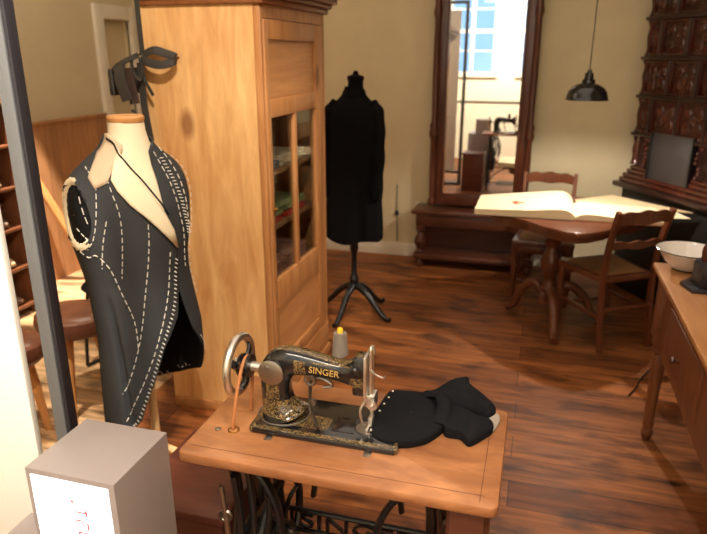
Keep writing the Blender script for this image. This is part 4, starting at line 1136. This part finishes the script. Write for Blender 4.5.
# needle bar, presser bar, foot
nx = -.339
mb = MB().lathe([(.0045, .845), (.0045, .985), (.006, .986), (.006, .993), (.002, .998)], (nx + .0, ym - .012, 0), 12); mb.build('needle_bar', M['chrome'], sm)
mb = MB().lathe([(.005, .80), (.005, .978)], (nx - .002, ym + .010, 0), 12); mb.lathe([(.008, .968), (.008, .980), (.004, .990)], (nx - .002, ym + .010, 0), 12); mb.build('presser_bar', M['chrome'], sm)
MB().box(nx - .012, nx + .012, ym - .022, ym + .016, .838, .872, .004).build('bar_bracket', M['chrome'], sm)
mb = MB().tube([(nx, ym - .012, .845), (nx, ym - .012, .79), (nx, ym - .012, .777)], [.0025, .0012, .0006], 8); mb.build('needle', M['chrome'], sm)
mb = MB().box(nx - .006, nx + .006, ym - .018, ym + .006, .783, .808, .003); mb.box(nx - .009, nx - .002, ym - .030, ym + .006, .7775, .7835, .0015).box(nx + .002, nx + .009, ym - .030, ym + .006, .7775, .7835, .0015); mb.build('presser_foot', M['chrome'], sm)
MB().tube(bez([(nx, ym - .01, .935), (nx + .015, ym - .03, .936), (nx + .035, ym - .035, .932), (nx + .04, ym - .036, .938)]), .0022, 6).build('take_up_lever', M['chrome'], sm)
mb = MB().lathe([(.004, 0), (.004, -.03)], (nx + .010, ym - .022, .857), 10, 'Y'); mb.lathe([(0, -.030), (.012, -.030), (.013, -.027), (.012, -.024), (0, -.024)], (nx + .010, ym - .012, .857), 16, 'Y', caps=False); mb.build('tension_screw', M['chrome'], sm)
mb = MB().tube(bez([(nx - .01, ym - .022, .86), (nx - .02, ym - .034, .835), (nx - .014, ym - .034, .80), (nx - .01, ym - .03, .795)]), .003, 8); mb.build('thread_guide', M['chrome'], sm)
MB().lathe([(.011, -.026), (.011, -.032), (.006, -.036), (0, -.036)], (-.374, ym, .935), 18, 'Y', caps=False).build('head_screw', M['black_enamel'], sm)
MB().lathe([(.0, .7750), (.030, .7750), (.030, .7765), (0, .7768)], (nx - .006, ym - .012, 0), 32, caps=False).build('needle_plate', M['dull_steel'], sm)
MB().box(-.43, -.375, ym - .045, ym + .02, .7745, .7757, .0005).build('slide_plate', M['black_enamel'], sm)
# bobbin winder lever tilted down behind the arm
mb = MB().tube(bez([(-.500, ym + .02, .905), (-.498, ym - .0, .87), (-.485, ym - .035, .82), (-.462, ym - .05, .781)]), [(.012, .004)] * 25, 8)
mb.tube([(-.495 + .013 * cos(2 * pi * k / 16), ym - .01, .885 + .013 * sin(2 * pi * k / 16)) for k in range(16)], .004, 6, closed=True)
mb.tube(bez([(-.500, ym, .882), (-.47, ym - .005, .892), (-.445, ym - .008, .886), (-.44, ym - .008, .876), (-.46, ym - .008, .870)]), .0045, 8)
mb.lathe([(0, -.012), (.008, -.012), (.008, 0), (0, 0)], (-.482, ym - .02, .835), 12, 'Y', caps=False)
mb.build('knee_lever', M['dull_steel'], sm)
rebase(sm, (-.45, 1.35, .76))
for nm in (): pass
bl_ = MB().tube(bez([(-.676, 1.266, .745), (-.673, 1.268, .79), (-.669, 1.29, .86), (-.668, 1.318, .905), (-.667, 1.340, .923), (-.667, 1.362, .918), (-.667, 1.372, .89), (-.667, 1.372, .84), (-.67, 1.36, .762)]), .0045, 8)
o = bl_.build('drive_belt', M['belt']); tag(o, 'tan leather drive belt running over the sewing machine handwheel', 'belt'); rebase(o, (-.672, 1.262, .76))

sp = thing('thread_cone', 'grey thread spool with yellow tip standing on top of the sewing machine arm', 'thread spool')
sx, sy = -.430, 1.385
MB().lathe([(0, .925), (.005, .925), (.005, .938), (.014, .939), (.014, .942), (.003, .943), (.003, 1.0), (0, 1.0)], (sx, sy, 0), 20, caps=False).build('spool_pin', M['dull_steel'], sp)
pr = []
for k in range(45): t = k / 44; pr.append((.0195 - .004 * t + (.0009 if k % 2 else 0) - (.004 if k in (0, 44) else 0), .943 + .060 * t))
MB().lathe(pr, (sx, sy, 0), 24).build('thread_winding', M['grey_thread'], sp)
MB().lathe([(.0075, 1.003), (.0075, 1.011), (.005, 1.015), (0, 1.015)], (sx, sy, 0), 14, caps=False).build('yellow_core_tip', M['yellow'], sp)
rebase(sp, (sx, sy, .925))


# ---------------------------------------------------------------- dark cloth under the needle
def sheet(e1, e2, nu, nv, zf):
    A = bez([(*p, 0) for p in e1], 8); B = bez([(*p, 0) for p in e2], 8)
    def at(C_, t):
        f = t * (len(C_) - 1); k = min(int(f), len(C_) - 2); return C_[k].lerp(C_[k + 1], f - k)
    P = []
    for i in range(nu + 1):
        u = i / nu; a, b = at(A, u), at(B, u); row = []
        for j in range(nv + 1):
            v = j / nv; q = a.lerp(b, v); row.append((q.x, q.y, zf(u, v)))
        P.append(row)
    return P


cl = thing('dark_trouser_cloth', 'folded dark wool cloth lying under the sewing machine needle', 'cloth')


def folded_patch(name, B, cz, mat, wr=.004, sharp=4, fr=7.0, ph=0.0):
    """soft folded layer: rings shrink from the outline to the middle, with creases; closed underneath"""
    Q = []
    n = len(B)
    for k in range(n):
        a, b, c, d = [Vector(B[(k + q) % n]) for q in (-1, 0, 1, 2)]
        for t in (0, .25, .5, .75):
            cr = .5 * ((2 * b) + (c - a) * t + (2 * a - 5 * b + 4 * c - d) * t * t + (3 * b - a - 3 * c + d) * t ** 3)
            Q.append(cr.lerp(b.lerp(c, t), .45))
    C0 = sum(Q, Vector()) / len(Q); C0.z = cz; P = []
    P.append([(C0.x + (q.x - C0.x) * .985, C0.y + (q.y - C0.y) * .985, .7612) for q in Q])
    for r in (1.0, .985, .95, .88, .78, .66, .52, .38, .24, .10, .01):
        row = []
        for q in Q:
            x, y = C0.x + (q.x - C0.x) * r, C0.y + (q.y - C0.y) * r
            z = q.z + (cz - q.z) * (1 - r ** sharp) - (.005 if r == 1.0 else 0)
            crease = sin((x * 60 + y * 35) * fr / 7 + ph) * .6 + sin((x * 31 - y * 52) * fr / 7 + 1.3 * ph + 1) * .4
            row.append((x, y, z + wr * crease * min(1, (1 - r) * 6)))
        P.append(row)
    mb = MB(); mb.grid(P, close_v=True)
    return mb.build(name, mat, cl, mods=[('SUBSURF', {'levels': 1, 'render_levels': 1})])


folded_patch('front_flap', [(-.334, 1.530, .781), (-.286, 1.538, .782), (-.234, 1.540, .785), (-.194, 1.535, .795), (-.161, 1.504, .80), (-.158, 1.456, .80), (-.165, 1.392, .785), (-.196, 1.331, .780), (-.242, 1.299, .779), (-.297, 1.293, .780), (-.334, 1.315, .780), (-.348, 1.345, .781), (-.345, 1.44, .781)], .789, M['black_cloth'], .0025, 8, 5)
folded_patch('upper_leg_fold', [(-.232, 1.518, .790), (-.20, 1.53, .812), (-.168, 1.532, .839), (-.127, 1.540, .850), (-.120, 1.53, .835), (-.083, 1.528, .808), (-.046, 1.506, .784), (-.063, 1.471, .778), (-.096, 1.474, .785), (-.150, 1.468, .800), (-.190, 1.490, .795)], .822, M['black_cloth'], .005, 3, 9, 1)
folded_patch('lower_leg_fold', [(-.170, 1.478, .802), (-.132, 1.466, .796), (-.077, 1.446, .785), (-.062, 1.455, .784), (-.048, 1.438, .780), (-.051, 1.415, .778), (-.097, 1.345, .778), (-.122, 1.372, .784), (-.165, 1.376, .790)], .799, M['black_cloth'], .004, 4, 8, 2)
P = bez([(-.178, 1.385, .786), (-.172, 1.43, .806), (-.184, 1.475, .812), (-.205, 1.505, .800), (-.235, 1.522, .788)])
MB().tube(P, [(.009, .018)] * len(P), 12, up=(0, 0, 1)).build('crossing_fold', M['black_cloth'], cl)
part_label(folded_patch('pale_lining', [(-.150, 1.478, .772), (-.109, 1.480, .772), (-.065, 1.474, .770), (-.043, 1.512, .770), (-.034, 1.480, .768), (-.046, 1.43, .768), (-.072, 1.44, .770), (-.127, 1.45, .770)], .774, M['lining_light'], .001, 6), 'pale grey lining showing at trouser end')
rebase(cl, (-.2, 1.45, .762))
for k, (x, y) in enumerate(((-.328, 1.512), (-.331, 1.477), (-.335, 1.442), (-.338, 1.405))):
    o = MB().lathe([(0, 0), (.0026, .001), (.0026, .003), (0, .0042)], (x + .006, y, .787), 10, caps=False).build('pin', M['thread'])
    tag(o, ['white pin head at the far corner of dark cloth', 'second white pin head from far corner of dark cloth', 'third white pin head from far corner of dark cloth', 'white pin head closest to the machine needle'][k], 'pin', 'pins along the dark cloth edge'); rebase(o, (x + .006, y, .787))

# ================================================================ brown box left of the machine
bxo = thing('wooden_box', 'reddish brown wooden box standing on floor beside treadle iron', 'box')
MB().box(-.985, -.715, 1.245, 1.60, 0, .475, .006).build('body', M['red_wood'], bxo)
MB().box(-.995, -.705, 1.235, 1.61, .475, .50, .006).build('lid', M['red_wood'], bxo)
MB().box(-.99, -.71, 1.238, 1.246, .40, .42, .003).build('moulding', M['table2'], bxo)
rebase(bxo, (-.85, 1.42, 0))

# ================================================================ lit sign box and its neighbours
lb = thing('sign_box', 'grey square display box with a lit white screen on its front', 'display box')
lx0, lx1, ly0, ly1, lz = -.895, -.697, .836, 1.018, .90
MB().box(lx0, lx1, ly0, ly1, 0, lz, .002).build('housing', M['box_grey'], lb)
MB().box(lx0 + .012, lx1 - .014, ly0 - .0015, ly0 + .003, .30, lz - .012).build('screen', M['screen'], lb, smooth=False)
# the reddish print on the screen (upright strokes of turned lettering)
pr_ = MB()
cx_ = -.800
def bar(x0, x1, z0, z1): pr_.box(x0, x1, ly0 - .0024, ly0 - .0014, z0, z1)
bar(-.797, -.792, .842, .848); bar(-.790, -.764, .821, .8245); bar(-.768, -.764, .815, .830)
for q in range(5): a0 = pi * q / 5; bar(-.785 + .009 * cos(a0) - .002, -.785 + .009 * cos(a0) + .003, .793 + .009 * sin(a0), .7965 + .009 * sin(a0))
bar(-.768, -.764, .783, .800); bar(-.790, -.764, .774, .777); bar(-.790, -.786, .756, .777); bar(-.790, -.764, .735, .738); bar(-.790, -.764, .705, .708)
pr_.build('red_lettering', M['red_print'], lb, smooth=False)
rebase(lb, ((lx0 + lx1) / 2, (ly0 + ly1) / 2, 0))
pb = MB().box(-1.0, -.90, .40, .93, 0, .70, .003).build('grey_plinth', M['box_grey']); tag(pb, 'low grey plinth to the left of the lit display box', 'plinth'); rebase(pb, (-.95, .66, 0))

pf = thing('partition_frame', 'tall grey metal frame upright of an exhibition partition', 'partition')
px, py = -1.072, 1.15
MB().box(px - .0215, px + .012, py - .018, py + .018, 0, 2.42, .002).build('upright', M['grey_metal'], pf)
MB().box(px + .012, px + .0215, py - .014, py + .014, 0, 2.42, .001).build('upright_flange', M['gunmetal'], pf)
MB().box(px - .78, px - .7365, py - .018, py + .018, 0, 2.42, .002).build('upright', M['grey_metal'], pf)
for z0, z1 in ((.0, .04), (.16, .20), (2.38, 2.42)):
    MB().box(px - .74, px - .02, py - .018, py + .018, z0, z1, .002).build('cross_bar', M['grey_metal'], pf)
rebase(pf, (px - .38, py, 0))
o = MB().box(-1.76, -1.152, 1.125, 1.143, .205, 2.3, .002).build('info_panel', M['white_board']); tag(o, 'blank bright white upright panel at the far left', 'panel'); rebase(o, (-1.45, 1.135, .205))


# ================================================================ the room beyond, at left
def stool(label, x, y, h, r, top, legmat, rot=0):
    s_ = thing('round_stool', label, 'stool', 'work stools beyond the partition')
    MB().lathe([(0, h - .10), (r * .80, h - .10), (r * .97, h - .075), (r, h - .045), (r * .97, h - .015), (r * .85, h), (r * .5, h + .004), (0, h - .002)], (0, 0, 0), 36, caps=False, sy=.9).build('seat', top, s_)
    for k in range(3):
        a = radians(rot + 120 * k); c, q = cos(a), sin(a)
        MB().tube([(c * r * .45, q * r * .45, h - .10), (c * r * .62, q * r * .62, h * .45), (c * r * .78, q * r * .78, 0)], [.022, .021, .016], 12).build('leg', legmat, s_)
    s_.location = (x, y, 0); return s_


stool('thick brown leather topped stool seen right of the grey upright', -2.06, 2.36, .50, .185, M['leather'], M['light_wood'], -75)
stool('brown leather topped stool between white panel and grey upright', -2.10, 2.0, .50, .15, M['leather'], M['light_wood'], 200)
bch = thing('black_chair', 'black chair with thin curved metal legs behind the leather stool', 'chair')
MB().lathe([(0, .46), (.17, .46), (.185, .475), (.17, .49), (0, .495)], (0, 0, 0), 28, caps=False).build('seat', M['black_cloth'], bch)
MB().tube(bez([(-.15, .10, .60), (-.08, .17, .60), (.0, .19, .60), (.08, .17, .60), (.15, .10, .60)]), [(.07, .016)] * 33, 10, up=(0, 0, 1)).build('backrest', M['black_cloth'], bch)
for s_ in (-1, 1):
    MB().tube(bez([(s_ * .12, .10, .62), (s_ * .13, .12, .45), (s_ * .15, .14, .22), (s_ * .15, .17, .012)]), .010, 8).build('rear_leg', M['black_iron'], bch)
    MB().tube(bez([(s_ * .12, -.10, .46), (s_ * .14, -.13, .25), (s_ * .13, -.16, .012)]), .010, 8).build('front_leg', M['black_iron'], bch)
    MB().tube([(s_ * .15, .17, .012), (s_ * .13, -.16, .012)], .010, 8).build('runner', M['black_iron'], bch)
bch.location = (-2.13, 2.80, 0); bch.rotation_euler.z = radians(-20)

# shelves with shoes and lasts
su = thing('open_shelf_unit', 'brown open shelf unit with lasts and shoes at the left wall', 'shelf')
sy0, sy1 = 2.72, 3.33
for yv in (sy0, sy1 - .025): MB().box(XL + .03, XL + .33, yv, yv + .025, 0, 1.42, .003).build('side_board', M['work_leg'], su)
MB().box(XL + .03, XL + .04, sy0 + .025, sy1 - .025, 0, 1.40).build('back_board', M['dark_wood'], su, smooth=False)
shz = (.08, .34, .60, .86, 1.12, 1.38)
for z in shz: MB().box(XL + .04, XL + .33, sy0 + .025, sy1 - .025, z - .022, z, .003).build('shelf', M['work_leg'], su)
rebase(su, (XL + .18, (sy0 + sy1) / 2, 0))


def shoe_mb():
    Q = [(-.12, 0, .035), (-.09, 0, .045), (-.03, 0, .042), (.04, 0, .032), (.10, 0, .022), (.13, 0, .014)]
    R_ = [.028, .034, .030, .032, .028, .012]
    mb = MB().tube(Q, R_, 12); mb.box(-.12, .12, -.028, .028, 0, .012, .005); mb.box(-.12, -.06, -.026, .026, -.012, 0.002, .004); return mb


names = ['lowest', 'second', 'third', 'fourth', 'fifth']
random.seed(11)
for i, z in enumerate(shz[:5]):
    for k, yv in enumerate((2.84, 3.00, 3.18)):
        pale = (i + k) % 2
        mb = shoe_mb(); mb.v = [(v[0], v[1] * 1.1, v[2] + .012) for v in mb.v]
        o = mb.build('shoe', M['shoe_light'] if pale else M['shoe'])
        tag(o, ('pale wooden shoe last ' if pale else 'brown leather shoe ') + ['near the front end', 'in the middle', 'towards the back end'][k] + ' of the ' + names[i] + ' shelf', 'shoe last' if pale else 'shoe', 'shoes and lasts on the open shelf')
        o.location = (XL + .19, yv, z + .0005); o.rotation_euler.z = radians(random.uniform(-12, 12))
# planks leaning on the wainscot
o = MB().tube([(XL + .05, 3.72, .90), (XL + .30, 3.98, .02)], [(.035, .012)] * 2, 8, power=6, up=(0, 1, 0)).build('leaning_plank', M['light_wood'])
tag(o, 'light wooden plank leaning against the panelled side wall', 'plank'); rebase(o, (XL + .30, 3.98, 0))
sh_ = thing('saw_horse', 'light wooden trestle standing near the panelled side wall', 'trestle')
MB().box(-.22, .22, -.03, .03, .50, .56, .005).build('beam', M['light_wood'], sh_)
for a in (-1, 1):
    for b in (-1, 1): MB().tube([(a * .17, b * .02, .51), (a * .20, b * .17, 0.0)], [(.024, .016)] * 2, 8, power=5).build('leg', M['light_wood'], sh_)
sh_.location = (-3.10, 4.42, 0); sh_.rotation_euler.z = radians(70)
